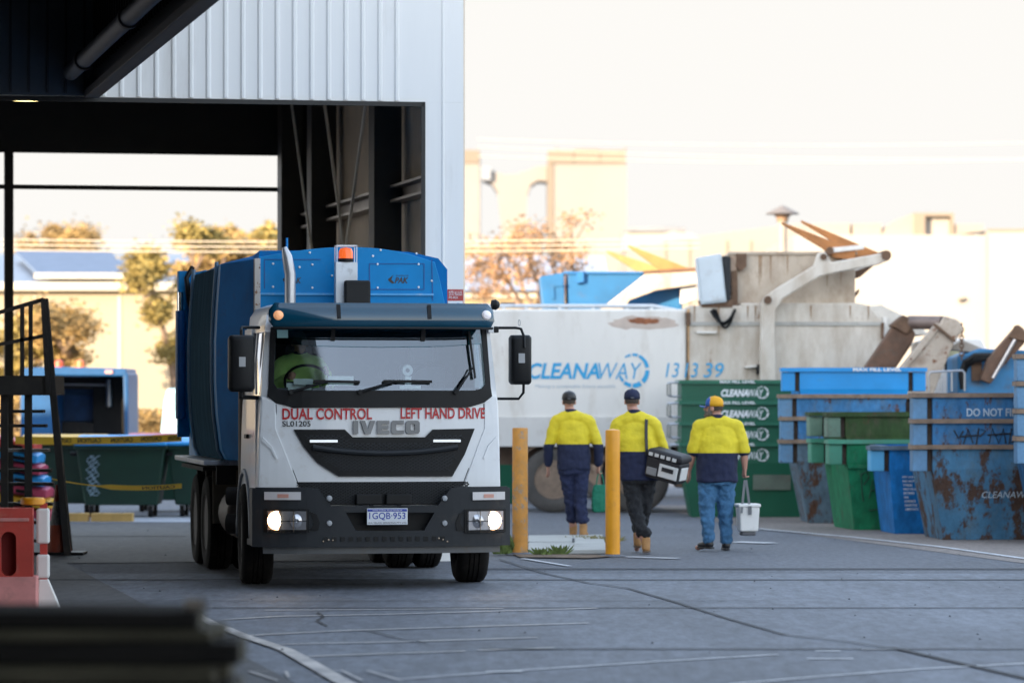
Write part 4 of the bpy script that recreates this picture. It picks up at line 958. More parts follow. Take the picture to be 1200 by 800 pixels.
M_b3 = mat('loader_blue', (.03,.20,.42), .5, var=.2, dirt=.3, rust=.16, rs=4)
MB().prism(P3([(1124,418),(1150,408),(1205,410),(1215,470),(1215,540),(1124,540)]), .2, 1.6).build('body', M_b3, t3, bevel=.03)
MB().prism(P3([(1140,420),(1152,420),(1152,446),(1140,446)]), .14,.198).build('recess_plate', M_brownsteel, t3)
MB().prism(P3([(1148,445),(1156,421),(1192,380),(1200,386),(1200,402),(1172,432),(1160,450)]), -.1,.1).build('second_arm', M_r3, t3, bevel=.02)
MB().prism(P3([(1180,395),(1188,381),(1205,392),(1205,402)]), -.14,-.10).build('arm_bracket', M_brownsteel, t3, bevel=.01)
MB().cyl((l3(1184,0)[0],-.05,l3(0,392)[1]),(l3(1215,0)[0],-.05,l3(0,390)[1]),.045,10).build('ram_rod', M_steel, t3)
MB().cyl((l3(1162,0)[0],-.16,l3(0,443)[1]),(l3(1188,0)[0],-.16,l3(0,398)[1]),.028,8).build('ram_rod', M_steel, t3)
for k in range(3):
    m = MB(); m.tube([(l3(1128+k*1.5,0)[0],.05+.05*k,l3(0,456)[1]),(l3(1126+k*2,0)[0],.05+.05*k,l3(0,438)[1]),(l3(1131+k*2,0)[0],.05+.05*k,l3(0,424+k*2)[1]),(l3(1143,0)[0],.05,l3(0,416+k*3)[1]),(l3(1160,0)[0],.0,l3(0,416+k*2)[1]),(l3(1180,0)[0],.0,l3(0,420+k*2)[1])], .035, 8); m.build('hose', M_black, t3, smooth=True)
m = MB()
for (a_, b_) in (((1086,458),(1086,440)),((1101,458),(1101,440)),((1113,458),(1113,436)),((1128,458),(1128,436))): (x0,z0),(x1,z1) = l3(*a_), l3(*b_); m.cyl((x0,-.25,z0),(x1,-.25,z1),.015,6)
pts = [l3(*p) for p in ((1086,440),(1088,436),(1125,434),(1128,437))]; m.tube([(x,-.25,z) for x, z in pts], .016, 6)
m.build('hand_rail', M_steel, t3)
MB().box(-2.2,3.5,.3,1.5,.6,1.0).build('chassis', M_under, t3)
for x in (-1.2,0,2.8):
    wheel(t3, x, .2, .5, .5, .3, 1, rimcol=M_rimb, tyre=M_dust).rotation_euler = (0,0,R(-90)); wheel(t3, x, 1.6, .5, .5, .3, 1, rimcol=M_rimb, tyre=M_dust).rotation_euler = (0,0,R(90))
MB().box(-1.5,-1.2,.3,.8,1.0,2.0).box(-.6,-.3,-.1,.2,1.0,2.0).build('arm_post', M_under, t3)

# ------------------------------------------------------------------ skip bins in nested stacks
def face_y(D, H, ty, off): return lambda x, z: -D/2+ty*max(0, 1-z/(H-.30))-off
def skip_bin(W, D, H, tx, ty, mt, rimmt, pocket='tube', pmt=None, lugs=1, name='skip_bin', rib=None, fwd=None):
    """open tapered steel bin; origin on the ground under its centre"""
    r = bpy.data.objects.new(name, None); COL.objects.link(r); r.empty_display_size = .2
    w, d = W/2, D/2; t = .012
    def ringq(z, ins, dlt): 
        k = max(0, 1-z/(H-.30)); a = w-tx*k-dlt-ins; b = d-ty*k-dlt-ins
        return [(-a,-b,z),(a,-b,z),(a,b,z),(-a,b,z)]
    vs = ringq(0,0,0)+ringq(H-.30,0,0)+ringq(H,0,0)+ringq(H,0,t)+ringq(H-.30,0,t)+ringq(t,0,t)
    q = lambda a, b: [(a+i, a+(i+1)%4, b+(i+1)%4, b+i) for i in range(4)]
    MB().add(vs, [(0,3,2,1)]+q(0,4)+q(4,8)+q(8,12)+q(12,16)+q(16,20)+[(20,21,22,23)]).build('body', mt, r)
    m = MB(); h = .055
    for (x0,x1,y0,y1) in ((-w-.035,w+.035,-d-.035,-d-.001),(-w-.035,w+.035,d+.001,d+.035)): m.box(x0,x1,y0,y1,H-h,H)
    for (x0,x1) in ((-w-.035,-w-.001),(w+.001,w+.035)): m.box(x0,x1,-d-.0,d+.0,H-h,H-.001)
    m.build('rim', rimmt, r)
    band = MB()
    if rib: 
        for z in rib:
            k = max(0,1-z/(H-.30)); a = w-tx*k; b = d-ty*k; band.box(-a-.0,a+.0,-b-.03,-b+.004,z,z+.05)
        band.build('stiffener', mt, r)
    if pocket == 'tube':
        pm = pmt or mt
        for sx in (-1, 1):
            for yc in (-d+.10, d-.22)[:lugs]:
                z0, z1 = H-.33, H-.060; y0, y1 = yc-.10, yc+.14
                f = lambda u: sx*u
                a_, b_ = sorted((f(w+.065), f(w+.245)))
                c = MB().box(a_,b_,y0,y1,z0,z1).build('fork_pocket', pm, r, bevel=.012)
                a_, b_ = sorted((f(w+.002), f(w+.064)))
                MB().box(a_,b_,y0+.05,y1-.01,z0+.0,z1-.003).build('pocket_hollow', M_hollow, r)
        for yc in (-d+.10, d-.22)[:lugs]:
            for sx in (-1,1):
                a_, b_ = sorted((sx*(w+.036), sx*(w+.26))); MB().box(a_,b_,yc-.135,yc+.16,H-.056,H-.002).build('rim_tab', rimmt, r)
    elif pocket == 'loop':
        for sx in (-1, 1):
            for yc in (-d*.75, d*.75):
                x0 = sx*w; z0, z1 = H-.24, H-.03
                MB().tube([(x0,yc,z1),(x0+sx*.15,yc,z1-.01),(x0+sx*.16,yc,z1-.03),(x0+sx*.16,yc,z0+.02),(x0+sx*.12,yc,z0),(x0,yc,z0+.0)], .016, 6).build('lifting_loop', M_steel, r)
    return r
M_hollow = mat('rusty_hollow_shade', (.045,.03,.022), .85, var=.4, vs=8)  # dark rusty brown carries the shade of the hollow beside each pocket
def place(r, x, y, z, yaw, label, group=None, cat='skip bin'):
    r.location = (x, y, z); r.rotation_euler = (0, 0, R(yaw)); return tag(r, label, cat, group)
def rustyb(n, base, rust=.14, dirt=.45, rs=5.0, dcol=(.10,.14,.18), var=.3): return mat(n, base, .7, var=var, vs=3.2, dirt=dirt, dcol=dcol, rust=rust, rcol=(.065,.034,.022), rs=rs, bump=.15, bs=14, stretch=(1,1,.55), speck=.3, ss=12, spec=.25)
M_gr = mat('bin_green', (.004,.095,.050), .5, var=.12, vs=1.5, dirt=.10, dcol=(.03,.09,.06))
M_grrim = mat('bin_green_rim', (.012,.13,.075), .5, var=.2, dirt=.3, dcol=(.10,.14,.10))
# green stack
Yg = 56.2; W_, D_, H_ = 2.10, 1.35, 1.09
gx = PX(797,Yg)+W_/2+.02
lbl = ['bottom green skip bin of the clean green stack of four', 'second green skip bin from the ground in the clean green stack of four',
       'third green skip bin from the ground in the clean green stack of four', 'topmost dark green skip bin of the clean stack, below the big 39']
for i in range(4):
    b = skip_bin(W_, D_, H_, .15, .10, M_gr, M_grrim, 'loop', name='skip_bin')
    place(b, gx, Yg+D_/2, .006+i*.305, 0, lbl[i], 'green skip bins stacked in one another')
    zc = H_-.19; yy = face_y(D_, H_, .10, .008)
    x0 = (PX(845,Yg)-gx); x1 = x0+.50
    lettering('CLEANA', M_whiteletter, b, x0, x0+.40, zc-.055, zc+.055, yy, shear=.22, off=.05)
    lettering('WAY', M_whiteletter, b, x0+.395, x0+.62, zc-.055, zc+.055, yy, shear=.22, off=.01)
    arc_ring(M_whiteletter, b, x0+.60, zc+.01, .085, .022, -D_/2-.011, SWIRL)
    lettering('MAX FILL LEVEL', M_whiteletter, b, x0-.02, x0+.50, H_-.048, H_-.006, -D_/2-.038, off=.03)
    if i == 0:
        MB().prism([(.0,.10+.3),(.55,.10+.3),(.55,.10+.52),(.0,.10+.52)], -D_/2+.015, -D_/2+.065).build('scuffed_panel', mat('scuffed_green', (.10,.13,.10), .6, var=.25, dirt=.4), b)
# blue stack
M_bb = rustyb('bin_blue_worn', (.045,.17,.36), .34); M_bclean = mat('bin_blue_clean', (.008,.27,.66), .42, var=.08, dirt=.15, dcol=(.06,.25,.45))
M_bgrey = rustyb('bin_bluegrey', (.10,.155,.20), .5, rs=4.5); M_brim = rustyb('rim_brown', (.13,.085,.07), .55, rs=5)
M_pb = mat('pocket_blue', (.11,.25,.42), .6, var=.2, dirt=.4, dcol=(.12,.17,.22), rust=.15, rcol=(.065,.034,.022), rs=9, speck=.15)
Yb = 53.6; W_, D_, H_ = 1.52, 1.45, 1.17; bx_ = PX(915,Yb)+.22+W_/2
lb = ['rust-streaked blue-grey skip bin on the ground under the bright blue clean one', 'second skip bin from the ground below the bright blue clean one', 'third skip bin from the ground with brown rim just below the bright blue one',
      'bright clean blue skip bin topmost of the stack beside the green stacks']
for i in range(4):
    b = skip_bin(W_, D_, H_, .17, .12, [M_bgrey,M_bb,M_bb,M_bclean][i], [M_brim,M_brim,M_brim,M_bclean][i], 'tube', [M_pb,M_pb,M_pb,M_bclean][i])
    place(b, bx_+[0,.01,-.01,.03][i], Yb+D_/2, .006+[0,.32,.63,1.0][i], 1, lb[i], 'blue skip bins stacked beside the green ones')
    if i == 3: lettering('MAX FILL LEVEL', M_whiteletter, b, -.02, .66, H_-.050, H_-.004, -D_/2-.038, off=.04)
# weathered green stack
M_wg = rustyb('bin_green_worn', (.010,.17,.075), .10, dirt=.3, dcol=(.06,.13,.08)); M_wg2 = rustyb('bin_olive', (.035,.07,.022), .3, dcol=(.09,.08,.05))
M_pg = mat('pocket_green', (.06,.26,.17), .55, var=.15, dirt=.3, dcol=(.1,.16,.1))
Yg2 = 51.0; W_, D_, H_ = 1.22, 1.5, 1.20; gx2 = PX(966,Yg2)+.20+W_/2
for i in range(2):
    b = skip_bin(W_, D_, H_, .12, .10, [M_wg,M_wg2][i], [M_pg,M_wg2][i], 'tube', [M_pg,mat('pocket_olive', (.13,.22,.16), .6, var=.2, dirt=.4)][i], rib=[.82], lugs=2)
    place(b, gx2-.02*i, Yg2+D_/2, .006+.36*i, 7, ['green skip bin on the ground with scrawled writing, between two blue ones', 'olive skip bin nested in the green one with scrawled writing'][i], 'weathered green skip bins nested in a pair')
    if i == 0:
        f_ = face_y(D_, H_, .10, .012); f = lambda x, z: (x, f_(x, z), z)
        M_scr = mat('scrawl_dark', (.02,.05,.035), .6)
        for s_ in ([(-.42,.75),(-.40,.50),(-.38,.38)], [(-.42,.74),(-.34,.78),(-.31,.70),(-.38,.60)], [(-.30,.42),(-.26,.68),(-.20,.44)], [(-.28,.52),(-.21,.54)], [(-.15,.42),(-.14,.70),(-.05,.66),(-.08,.56),(-.14,.55)], [(-.02,.66),(-.01,.42),(.07,.44)], [(.0,.55),(.06,.57)], [(-.30,.26),(-.10,.28),(-.12,.34),(-.02,.27),(-.13,.20)]):
            MB().tube([f(*p) for p in s_], .007, 5).build('scrawl', M_scr, b)
# small blue bin
M_sb = rustyb('bin_small_blue', (.008,.15,.42), .12, dirt=.25, dcol=(.05,.12,.22))
Ys = 49.6; W_, D_, H_ = .82, 1.2, 1.14; sx_ = PX(1019,Ys)+.2+W_/2
b = skip_bin(W_, D_, H_, .09, .10, M_sb, rustyb('rim_bluegrey', (.12,.17,.22), .18), 'tube', mat('pocket_lightblue', (.10,.40,.68), .5, var=.1))
place(b, sx_, Ys+D_/2, .006, 5, 'small blue skip bin with lines of white print, between the green and rusty stacks')
for i in range(9):
    ww = [.22,.24,.13,.20,.16,.09,.18,.20,.22][i]; zz = .72-i*.052
    lettering(['NO LIQUIDS','NO HOT ASH','TYRES','PAINT OR OIL','BATTERIES','SOIL','CONCRETE','GAS BOTTLES','ASBESTOS ETC'][i], M_whiteletter, b, -.24+i*.006, -.24+ww, zz, zz+.028, face_y(D_, H_, .10, .008), off=.02)
# rusty big stack
M_rb = mat('bin_rusty_blue', (.055,.165,.28), .72, var=.3, vs=2.6, dirt=.5, dcol=(.10,.14,.16), rust=.62, rcol=(.055,.032,.023), rs=3.4, bump=.15, bs=12, stretch=(1,1,.6), speck=.15, spec=.3)
M_rb2 = rustyb('bin_blue_mid', (.04,.16,.34), .36); Yr = 47.6; W_, D_, H_ = 2.05, 1.5, 1.18; rx = PX(1069,Yr)+.19+W_/2
for i in range(3):
    b = skip_bin(W_, D_, H_, .15, .12, [M_rb,M_rb2,M_rb2][i], M_brim, 'tube', M_pb)
    place(b, rx, Yr+D_/2, .006+[0,.32,.64][i], 4, ['large rusty blue skip bin on the ground at the bottom of the graffiti stack', 'blue skip bin with black graffiti, middle of the rusty stack of three', 'top blue skip bin of the rusty stack, lettered not to fill above'][i], 'rusty blue skip bins in the nearest stack')
    fy = face_y(D_, H_, .12, .010)
    if i == 2:
        lettering('DO NOT FILL ABOVE', mat('faded_white', (.42,.50,.56), .6, var=.2), b, -.60, .46, H_-.29, H_-.19, fy, off=.02)
    if i == 1:
        M_graf = mat('graffiti_black', (.012,.014,.02), .6)
        fz = H_-.20
        for s_ in ([(-.50,-.11),(-.44,.07),(-.38,-.10)], [(-.55,-.02),(-.30,.0)], [(-.34,-.12),(-.31,.08),(-.22,.05),(-.30,-.02)], [(-.18,-.10),(-.14,.08),(-.06,-.10),(-.0,.08),(.03,-.10)], [(-.2,-.0),(.1,.02)], [(.07,-.11),(.10,.08),(.22,.02),(.10,-.09)], [(.24,-.10),(.33,.07),(.40,-.08),(.30,-.04)], [(.42,.06),(.60,.03),(.44,-.08),(.62,-.05)], [(.70,.07),(.62,.0),(.70,-.08),(.78,.0),(.70,.05)], [(-.62,.06),(-.56,-.04),(-.50,.05)]):
            MB().tube([(x-.14, fy(x, fz+z), fz+z) for x, z in s_], .010, 5).build('graffiti', M_graf, b)
    if i == 0:
        lettering('CLEANAWAY', mat('faded_white', (.42,.50,.56), .6, var=.2), b, -.40, .30, .52, .60, fy, shear=.2)
        pass
# stack cut by the right edge
Ye = 46.2; W_, D_, H_ = 1.6, 1.4, 1.3; ex_ = PX(1192,Ye)+.20+W_/2
for i in range(4):
    b = skip_bin(W_, D_, H_, .2, .12, M_rb2, M_brim, 'tube', M_pb)
    place(b, ex_, Ye+D_/2, .006+i*.33, 3, ['blue skip bin on the ground at the right edge of the picture', 'second blue skip bin up at the right edge', 'third blue skip bin up at the right edge', 'topmost blue skip bin at the right edge, highest of its stack'][i], 'blue skip bins cut by the right edge')
# green bin glimpsed beyond the left bollard
b = skip_bin(1.3, 1.1, 1.05, .1, .08, M_gr, M_grrim, 'tube'); place(b, PX(575,62.5), 63.5, .006, 0, 'green bin glimpsed under the white truck beside the worn bollard')

# ------------------------------------------------------------------ bollards, pad and weeds
def bollard(px, py, h, r, mt, label, cap):
    x, y = G(px, py); b = empty('bollard', (x, y, 0), 0, label, 'bollard', 'yellow bollards by the concrete pad')
    n = 8; rings = [(r, .0),(r*1.005,h*.25),(r,h*.5),(r*1.002,h*.75),(r,h-.015),(r*.93,h),(.001,h+cap)]
    MB().lathe(rings, ax='z', n=28).build('post', mt, b, smooth=True)
    MB().lathe([(r*1.9,.004),(r*1.9,.012),(r*1.0,.03),(r*.99,.0)], ax='z', n=24).build('footing', M_conc, b, smooth=True)
    return b
bollard(609.5, 650, 1.435, .088, M_wornpole, 'faded orange-yellow bollard with flaking paint next to the truck', .0)
bollard(718, 652, 1.415, .082, M_yellowpole, 'smooth bright yellow bollard in front of the man with the shoulder bag', .012)
p = [G(619,632), G(706,631), G(712,649), G(619,650)]
pad = MB().loft([[Vector((*q, 0.005)) for q in p],[Vector((*q, .055)) for q in p]]).build('concrete_pad', mat('pad_concrete', (.36,.37,.36), .7, var=.15, vs=2, bump=.3, bs=12, dirt=.2), bevel=.01); tag(pad, kind='structure')
m = MB(); a, b = G(620,640.5), G(672,640.5); m.strip([a, b], .06, .060); a, b = G(672,636), G(672,641); m.strip([a,b], .03, .060)
tag(m.build('pad_groove', M_joint), kind='structure')
pd = [G(600,650), G(700,651), G(716,653), G(690,655), G(610,654)]
dm = MB().add([(*q, .016) for q in pd], [(0,1,2,3,4)]).build('dirt_patch', mat('dirt_brown', (.14,.10,.07), .95, var=.4, vs=4, bump=.5, bs=20)); tag(dm, kind='structure')
def weed(px, py, n, h, sp, label, seed, mt=M_grass):
    rnd = random.Random(seed); x, y = G(px, py); w_ = empty('weed', (x, y, .012), 0, label, 'weed', 'weeds around the concrete pad')
    m = MB()
    for i in range(n):
        a = rnd.uniform(0, 2*pi); r = rnd.uniform(0, sp); l = h*rnd.uniform(.3,1.0); bx, by = r*cos(a), r*sin(a)*.5
        dx, dy = rnd.uniform(-.5,.5)*l+bx*.4, rnd.uniform(-.3,.3)*l
        ww = rnd.uniform(.008,.018); m.add([(bx-ww,by,0),(bx+ww,by,0),(bx+dx+ww*1.2,by+dy,l*.6),(bx+dx*1.6,by+dy,l),(bx+dx-ww,by+dy,l*.6)], [(0,1,2,4),(4,2,3)])
    m.build('blades', mt, w_)
weed(593, 650, 120, .26, .14, 'green weed tuft at the left foot of the worn bollard', 1)
weed(636, 651, 40, .09, .09, 'small weed tuft at the front edge of the pad near the worn bollard', 2)
weed(657, 650.5, 40, .12, .09, 'leggy weed tuft at the front edge of the pad, middle', 3)
weed(684, 634, 70, .07, .2, 'low grass tuft at the boots of the man with the green bag', 4, mat('dry_weed', (.22,.20,.08), .8, var=.3, vs=20))
weed(706, 636, 70, .09, .2, 'flat grass at the back corner of the pad beside the yellow bollard', 5, MATS['dry_weed'])

# ------------------------------------------------------------------ people
M_skin = mat('skin', (.48,.25,.18), .55, var=.08, vs=12)
M_hiviz = mat('hi_vis_yellow', (.68,.55,.020), .75, var=.12, vs=6, bump=.25, bs=40)
M_navy = mat('navy_drill', (.009,.015,.050), .8, var=.2, vs=8, bump=.25, bs=40)
M_navytr = mat('navy_trouser', (.012,.019,.060), .85, var=.25, vs=8, bump=.25, bs=40)
M_blacktr = mat('black_trouser', (.012,.014,.018), .85, var=.25, vs=8, bump=.25, bs=40)
M_jean = mat('jeans_denim', (.045,.14,.27), .85, var=.28, vs=5, bump=.3, bs=60)
M_boot = mat('tan_boot', (.36,.19,.07), .7, var=.2, vs=10); M_sole = mat('sole_brown', (.10,.065,.04), .8)
M_shoe = mat('black_shoe', (.012,.012,.014), .45, var=.2)
M_hair = mat('short_hair', (.06,.045,.035), .9, var=.3, vs=60)
def ell(c, rx, ry, rz, rot=None, n=14):
    vs, fs = [], []; m3 = Euler(rot).to_matrix() if rot else Matrix.Identity(3); c = Vector(c)
    for i in range(1, n):
        t = pi*i/n
        for k in range(n*2): a = pi*k/n; vs.append(c+m3@Vector((rx*math.sin(t)*cos(a), ry*math.sin(t)*sin(a), rz*cos(t))))
    top = len(vs); vs.append(c+m3@Vector((0,0,rz))); vs.append(c+m3@Vector((0,0,-rz))); w2 = n*2
    for i in range(n-2):
        for k in range(w2): fs.append((i*w2+k, (i+1)*w2+k, (i+1)*w2+(k+1)%w2, i*w2+(k+1)%w2))
    for k in range(w2): fs.append((top, k, (k+1)%w2)); fs.append((top+1, (n-2)*w2+(k+1)%w2, (n-2)*w2+k))
    return vs, fs
def limb(mb, pts):                     # chain of (point, radius) with round joints
    for (p, r), (q, r2) in zip(pts, pts[1:]): mb.cyl(p, q, r, 14, r2)
    for p, r in pts: mb.add(*ell(p, r, r, r, n=8))
def tors(mb, secs):                    # (z, cx, cy, rx, ry) squarish ellipses
    rings = []
    for z, cx, cy, rx, ry in secs:
        rg = []
        for k in range(24):
            a = 2*pi*k/24; c_, s_ = cos(a), sin(a); e = .82
            rg.append(Vector((cx+rx*math.copysign(abs(c_)**e, c_), cy+ry*math.copysign(abs(s_)**e, s_), z)))
        rings.append(rg)
    mb.loft(rings)
def blob(mb, name, mt, parent, vox, smooth=4, disp=0, dscale=.12, zsplit=None, mt2=None):
    me = bpy.data.meshes.new(name); me.from_pydata([tuple(p) for p in mb.v], [], mb.f); me.update()
    o = bpy.data.objects.new(name, me); COL.objects.link(o)
    m = o.modifiers.new('r', 'REMESH'); m.mode = 'VOXEL'; m.voxel_size = vox
    m = o.modifiers.new('s', 'SMOOTH'); m.iterations = smooth; m.factor = .5
    if disp:
        tx = bpy.data.textures.get('folds%g' % dscale) or bpy.data.textures.new('folds%g' % dscale, 'CLOUDS'); tx.noise_scale = dscale; tx.noise_depth = 1
        d = o.modifiers.new('d', 'DISPLACE'); d.texture = tx; d.strength = disp; d.mid_level = .5; d.texture_coords = 'LOCAL'
    dg = bpy.context.evaluated_depsgraph_get(); me2 = bpy.data.meshes.new_from_object(o.evaluated_get(dg)); me2.name = name
    bpy.data.objects.remove(o); me2.materials.clear(); me2.materials.append(mt)
    if zsplit is not None:
        bm = bmesh.new(); bm.from_mesh(me2); bmesh.ops.bisect_plane(bm, geom=bm.verts[:]+bm.edges[:]+bm.faces[:], plane_co=(0,0,zsplit), plane_no=(0,0,1)); bm.to_mesh(me2); bm.free()
        me2.materials.append(mt2)
        for p in me2.polygons: p.material_index = 1 if p.center.z < zsplit else 0
    for p in me2.polygons: p.use_smooth = True
    o = bpy.data.objects.new(name, me2); COL.objects.link(o); o.parent = parent
    return o
def hand(mb, w_, d, side, out, grip=False):
    """w_ wrist, d direction of the palm, out = thumb direction"""
    w_, d, out = Vector(w_), Vector(d).normalized(), Vector(out).normalized(); nrm = d.cross(out).normalized()*side
    pc = w_+d*.05
    for k in range(4):
        u = (k-1.5)*.020; b0 = w_+d*.085+out*(-u)*1.0; L = (.070,.078,.072,.056)[k]
        limb(mb, [(w_+d*.01+out*(-u)*.6, .014), (b0, .0115)])
        cv = nrm*(.030 if not grip else .055)
        m1 = b0+d*L*(.5 if not grip else .25)+cv*.25; e = b0+d*L*(.92 if not grip else .15)+cv*.9
        limb(mb, [(b0, .0105), (m1, .0098), (e, .0085)])
    t0 = w_+d*.03+out*.025; limb(mb, [(w_+d*.015, .016), (t0, .014), (t0+d*.035+out*.018+nrm*.012, .0115), (t0+d*.062+out*.016+nrm*.026, .0095)])
def person(name_label, loc, J, sc=1.0, headyaw=0, cap=None, shirt=(None,None,1.1), sleeve='long', trouser=M_navytr, shoe='boot', beard=False, parent=None, seed=0, girth=1.0, split=1.13, hem=.88):
    P = empty('person', loc, 0, name_label, 'person'); P.scale = (sc,)*3
    g = girth; hc = Vector(J['head'])-Vector((0,0,.022)); sh, el, wr = J['sh'], J['el'], J['wr']; hp, kn, an, toe = J['hip'], J['knee'], J['ank'], J['toe']
    Rz = Matrix.Rotation(headyaw, 3, 'Z')
    def hv(x, y, z): return hc+Rz@Vector((x, y, z))
    tc = J.get('tc', (0,0)); b = MB()
    b.add(*ell(hv(0,-.012,.02), .076,.095,.105, (0,0,headyaw)));  b.add(*ell(hv(0,.025,-.035), .060,.068,.085, (0,0,headyaw)))
    b.add(*ell(hv(0,.045,-.085), .040,.040,.035, (0,0,headyaw)))
    b.add(*ell(hv(0,.102,-.015), .014,.022,.026, (R(-15),0,headyaw)))                 # nose
    b.add(*ell(hv(0,.085,.018), .055,.018,.012, (0,0,headyaw)))                       # brow
    b.add(*ell(hv(0,.092,-.060), .026,.012,.008, (0,0,headyaw)))                      # lips
    for s_ in (-1,1):
        b.add(*ell(hv(s_*.080,-.008,-.012), .010,.022,.034, (0,0,headyaw)))          # ears
        b.add(*ell(hv(s_*.030,.078,.0), .013,.010,.009, (0,0,headyaw)))
    nb = Vector(J['neck'])
    limb(b, [(nb, .070), (hv(0,-.015,-.075), .058)])
    limb(b, [(Vector(sh[0]), .055), (nb-Vector((0,0,.04)), .07), (Vector(sh[1]), .055)])
    hz = (hp[0][2]+hp[1][2])/2; hm = (Vector(hp[0])+Vector(hp[1]))/2; sm = (Vector(sh[0])+Vector(sh[1]))/2
    tors(b, [(hz-.06, hm.x, hm.y, .15*g, .10*g), (hz+.10, hm.x, hm.y, .16*g,.11*g), ((hz+sm.z)/2, (hm.x+sm.x)/2, (hm.y+sm.y)/2, .155*g,.115*g), (sm.z-.10, sm.x, sm.y, .18*g,.115), (sm.z+.02, sm.x, sm.y, .15,.08)])
    for i, s_ in ((0,-1),(1,1)):
        limb(b, [(Vector(sh[i]), .052), (Vector(el[i]), .043), ((Vector(el[i])*.6+Vector(wr[i])*.4), .044), (Vector(wr[i]), .028)])
        hand(b, wr[i], J['hd'][i], s_*J.get('flip',1), J['th'][i], J['grip'][i])
        limb(b, [(Vector(hp[i]), .085), (Vector(kn[i]), .058), (Vector(an[i]), .042)])
        limb(b, [(Vector(an[i])-Vector((0,0,.04)), .035), (Vector(toe[i]), .03)])
    body = blob(b, 'body', M_skin, P, .0075, 3)
    if parent: P.parent = parent
    for s_ in (-1,1):
        MB().add(*ell(hv(s_*.030,.0865,.001), .009,.004,.005, (0,0,headyaw), n=6)).build('eye', M_whiteletter, P, smooth='all')
        MB().add(*ell(hv(s_*.030,.0900,.001), .004,.002,.004, (0,0,headyaw), n=6)).build('iris', M_blackletter, P, smooth='all')
    # hair band below the cap
    h = MB(); h.add(*ell(hv(0,-.022,.012), .080,.092,.100, (0,0,headyaw)))
    hb = blob(h, 'hair', J.get('hair', M_hair), P, .01, 1)
    bm = bmesh.new(); bm.from_mesh(hb.data); bmesh.ops.delete(bm, geom=[v for v in bm.verts if v.co.z < hc.z-.035 or (Rz.inverted()@(v.co-hc)).y > .03], context='VERTS'); bm.to_mesh(hb.data); bm.free()
    if beard:
        h = MB(); h.add(*ell(hv(0,.035,-.068), .066,.066,.058, (0,0,headyaw))); h.add(*ell(hv(0,.090,-.088), .034,.030,.035, (0,0,headyaw))); h.add(*ell(hv(0,.100,-.040), .034,.014,.012, (0,0,headyaw)))
        for s_ in (-1,1): h.add(*ell(hv(s_*.066,.02,-.035), .014,.03,.05, (0,0,headyaw)))
        blob(h, 'beard', mat('beard_grey', (.13,.11,.10), .95, var=.4, vs=60), P, .009, 2, .008, .03)
    if cap:
        crown, brim, front = cap; c_ = MB(); rings = []
        for t, rr in ((-.005,1.0),(.03,1.0),(.06,.95),(.085,.80),(.103,.55),(.112,.2),(.113,.01)):
            rings.append([hv(.092*rr*cos(2*pi*k/24), -.010+.107*rr*sin(2*pi*k/24), .025+t) for k in range(24)])
        c_.loft(rings); co = c_.build('cap', crown, P, smooth='all')
        if front:
            co.data.materials.append(front)
            for p in co.data.polygons:
                q = Rz.inverted()@(p.center-hc)
                if q.y > .022: p.material_index = 1
        bm_ = MB(); n = 12; up = [hv(.078*cos(pi*k/n), .065+ .105*math.sin(pi*k/n), .030-.02*abs(cos(pi*k/n))) for k in range(n+1)]
        bm_.loft([[p+Vector((0,0,-.005)) for p in up],[p+Vector((0,0,.003)) for p in up]]); bm_.build('cap_brim', brim, P, smooth=True)
        MB().add(*ell(hv(0,-.01,.139), .008,.008,.005, n=6)).build('cap_button', crown, P, smooth='all')
        MB().box(-.02,.02,-.003,.0,-.006,.006).build('cap_strap', mat('strap_grey', (.12,.12,.13), .6), P, loc=tuple(hv(0,-.121,.036)))
    # shirt
    m1, m2 = shirt[0], shirt[1]; s = MB()
    tors(s, [(hem, hm.x, hm.y, .205*g,.150*g), (hem+.02, hm.x, hm.y, .212*g,.155*g), (hem+.15, hm.x, hm.y, .208*g,.158*g), ((hem+sm.z)/2+.03, (hm.x+sm.x)/2, (hm.y+sm.y)/2-.005, .205*g,.160*g), (sm.z-.16, sm.x, sm.y, .212*g,.150*min(g,1.1)), (sm.z-.02, sm.x, sm.y, .190*min(g,1.12),.120), (sm.z+.050, (sm.x+nb.x)/2, sm.y, .115,.085), (nb.z+.012, nb.x, nb.y, .076,.074)])
    limb(s, [(Vector(sh[0])+Vector((.02,0,.0)), .095), (nb-Vector((0,.0,.055)), .105), (Vector(sh[1])-Vector((.02,0,.0)), .095)])
    for i in (0,1):
        S, E, W_ = Vector(sh[i]), Vector(el[i]), Vector(wr[i])
        if sleeve == 'long': limb(s, [(S+Vector((0,0,-.015)), .090), (S*.55+E*.45, .079), (E, .066), (E*.15+W_*.85, .055)])
        else: limb(s, [(S+Vector((0,0,-.015)), .095), (S*.4+E*.6, .082), (S*.08+E*.92, .078)])
    if sleeve == 'short':
        pass
    blob(s, 'shirt', m1, P, .011, 3, .024, .10, split, m2)
    cl = MB(); cl.lathe([(.066,-.02),(.076,-.02),(.074,.022),(.064,.026)], c=(0,0,0), ax='z', n=24)
    cl.v = [Vector((v.x+nb.x, v.y*1.05+nb.y, v.z+nb.z+.012-(v.y*.15))) for v in cl.v]; cl.build('collar', M_navy, P, smooth=True)
    # trousers
    t = MB(); tors(t, [(hz-.10, hm.x, hm.y, .175*g,.13*g), (hz+.0, hm.x, hm.y, .185*g,.14*g), (hem+.03, hm.x, hm.y, .178*g,.135*g)])
    for i in (0,1):
        H_, K_, A_ = Vector(hp[i]), Vector(kn[i]), Vector(an[i])
        limb(t, [(H_, .112*g), (H_*.5+K_*.5, .098*g), (K_, .080*g), (K_*.4+A_*.6, .076), (A_+Vector((0,0,.145 if shoe == 'boot' else .03)), .070)])
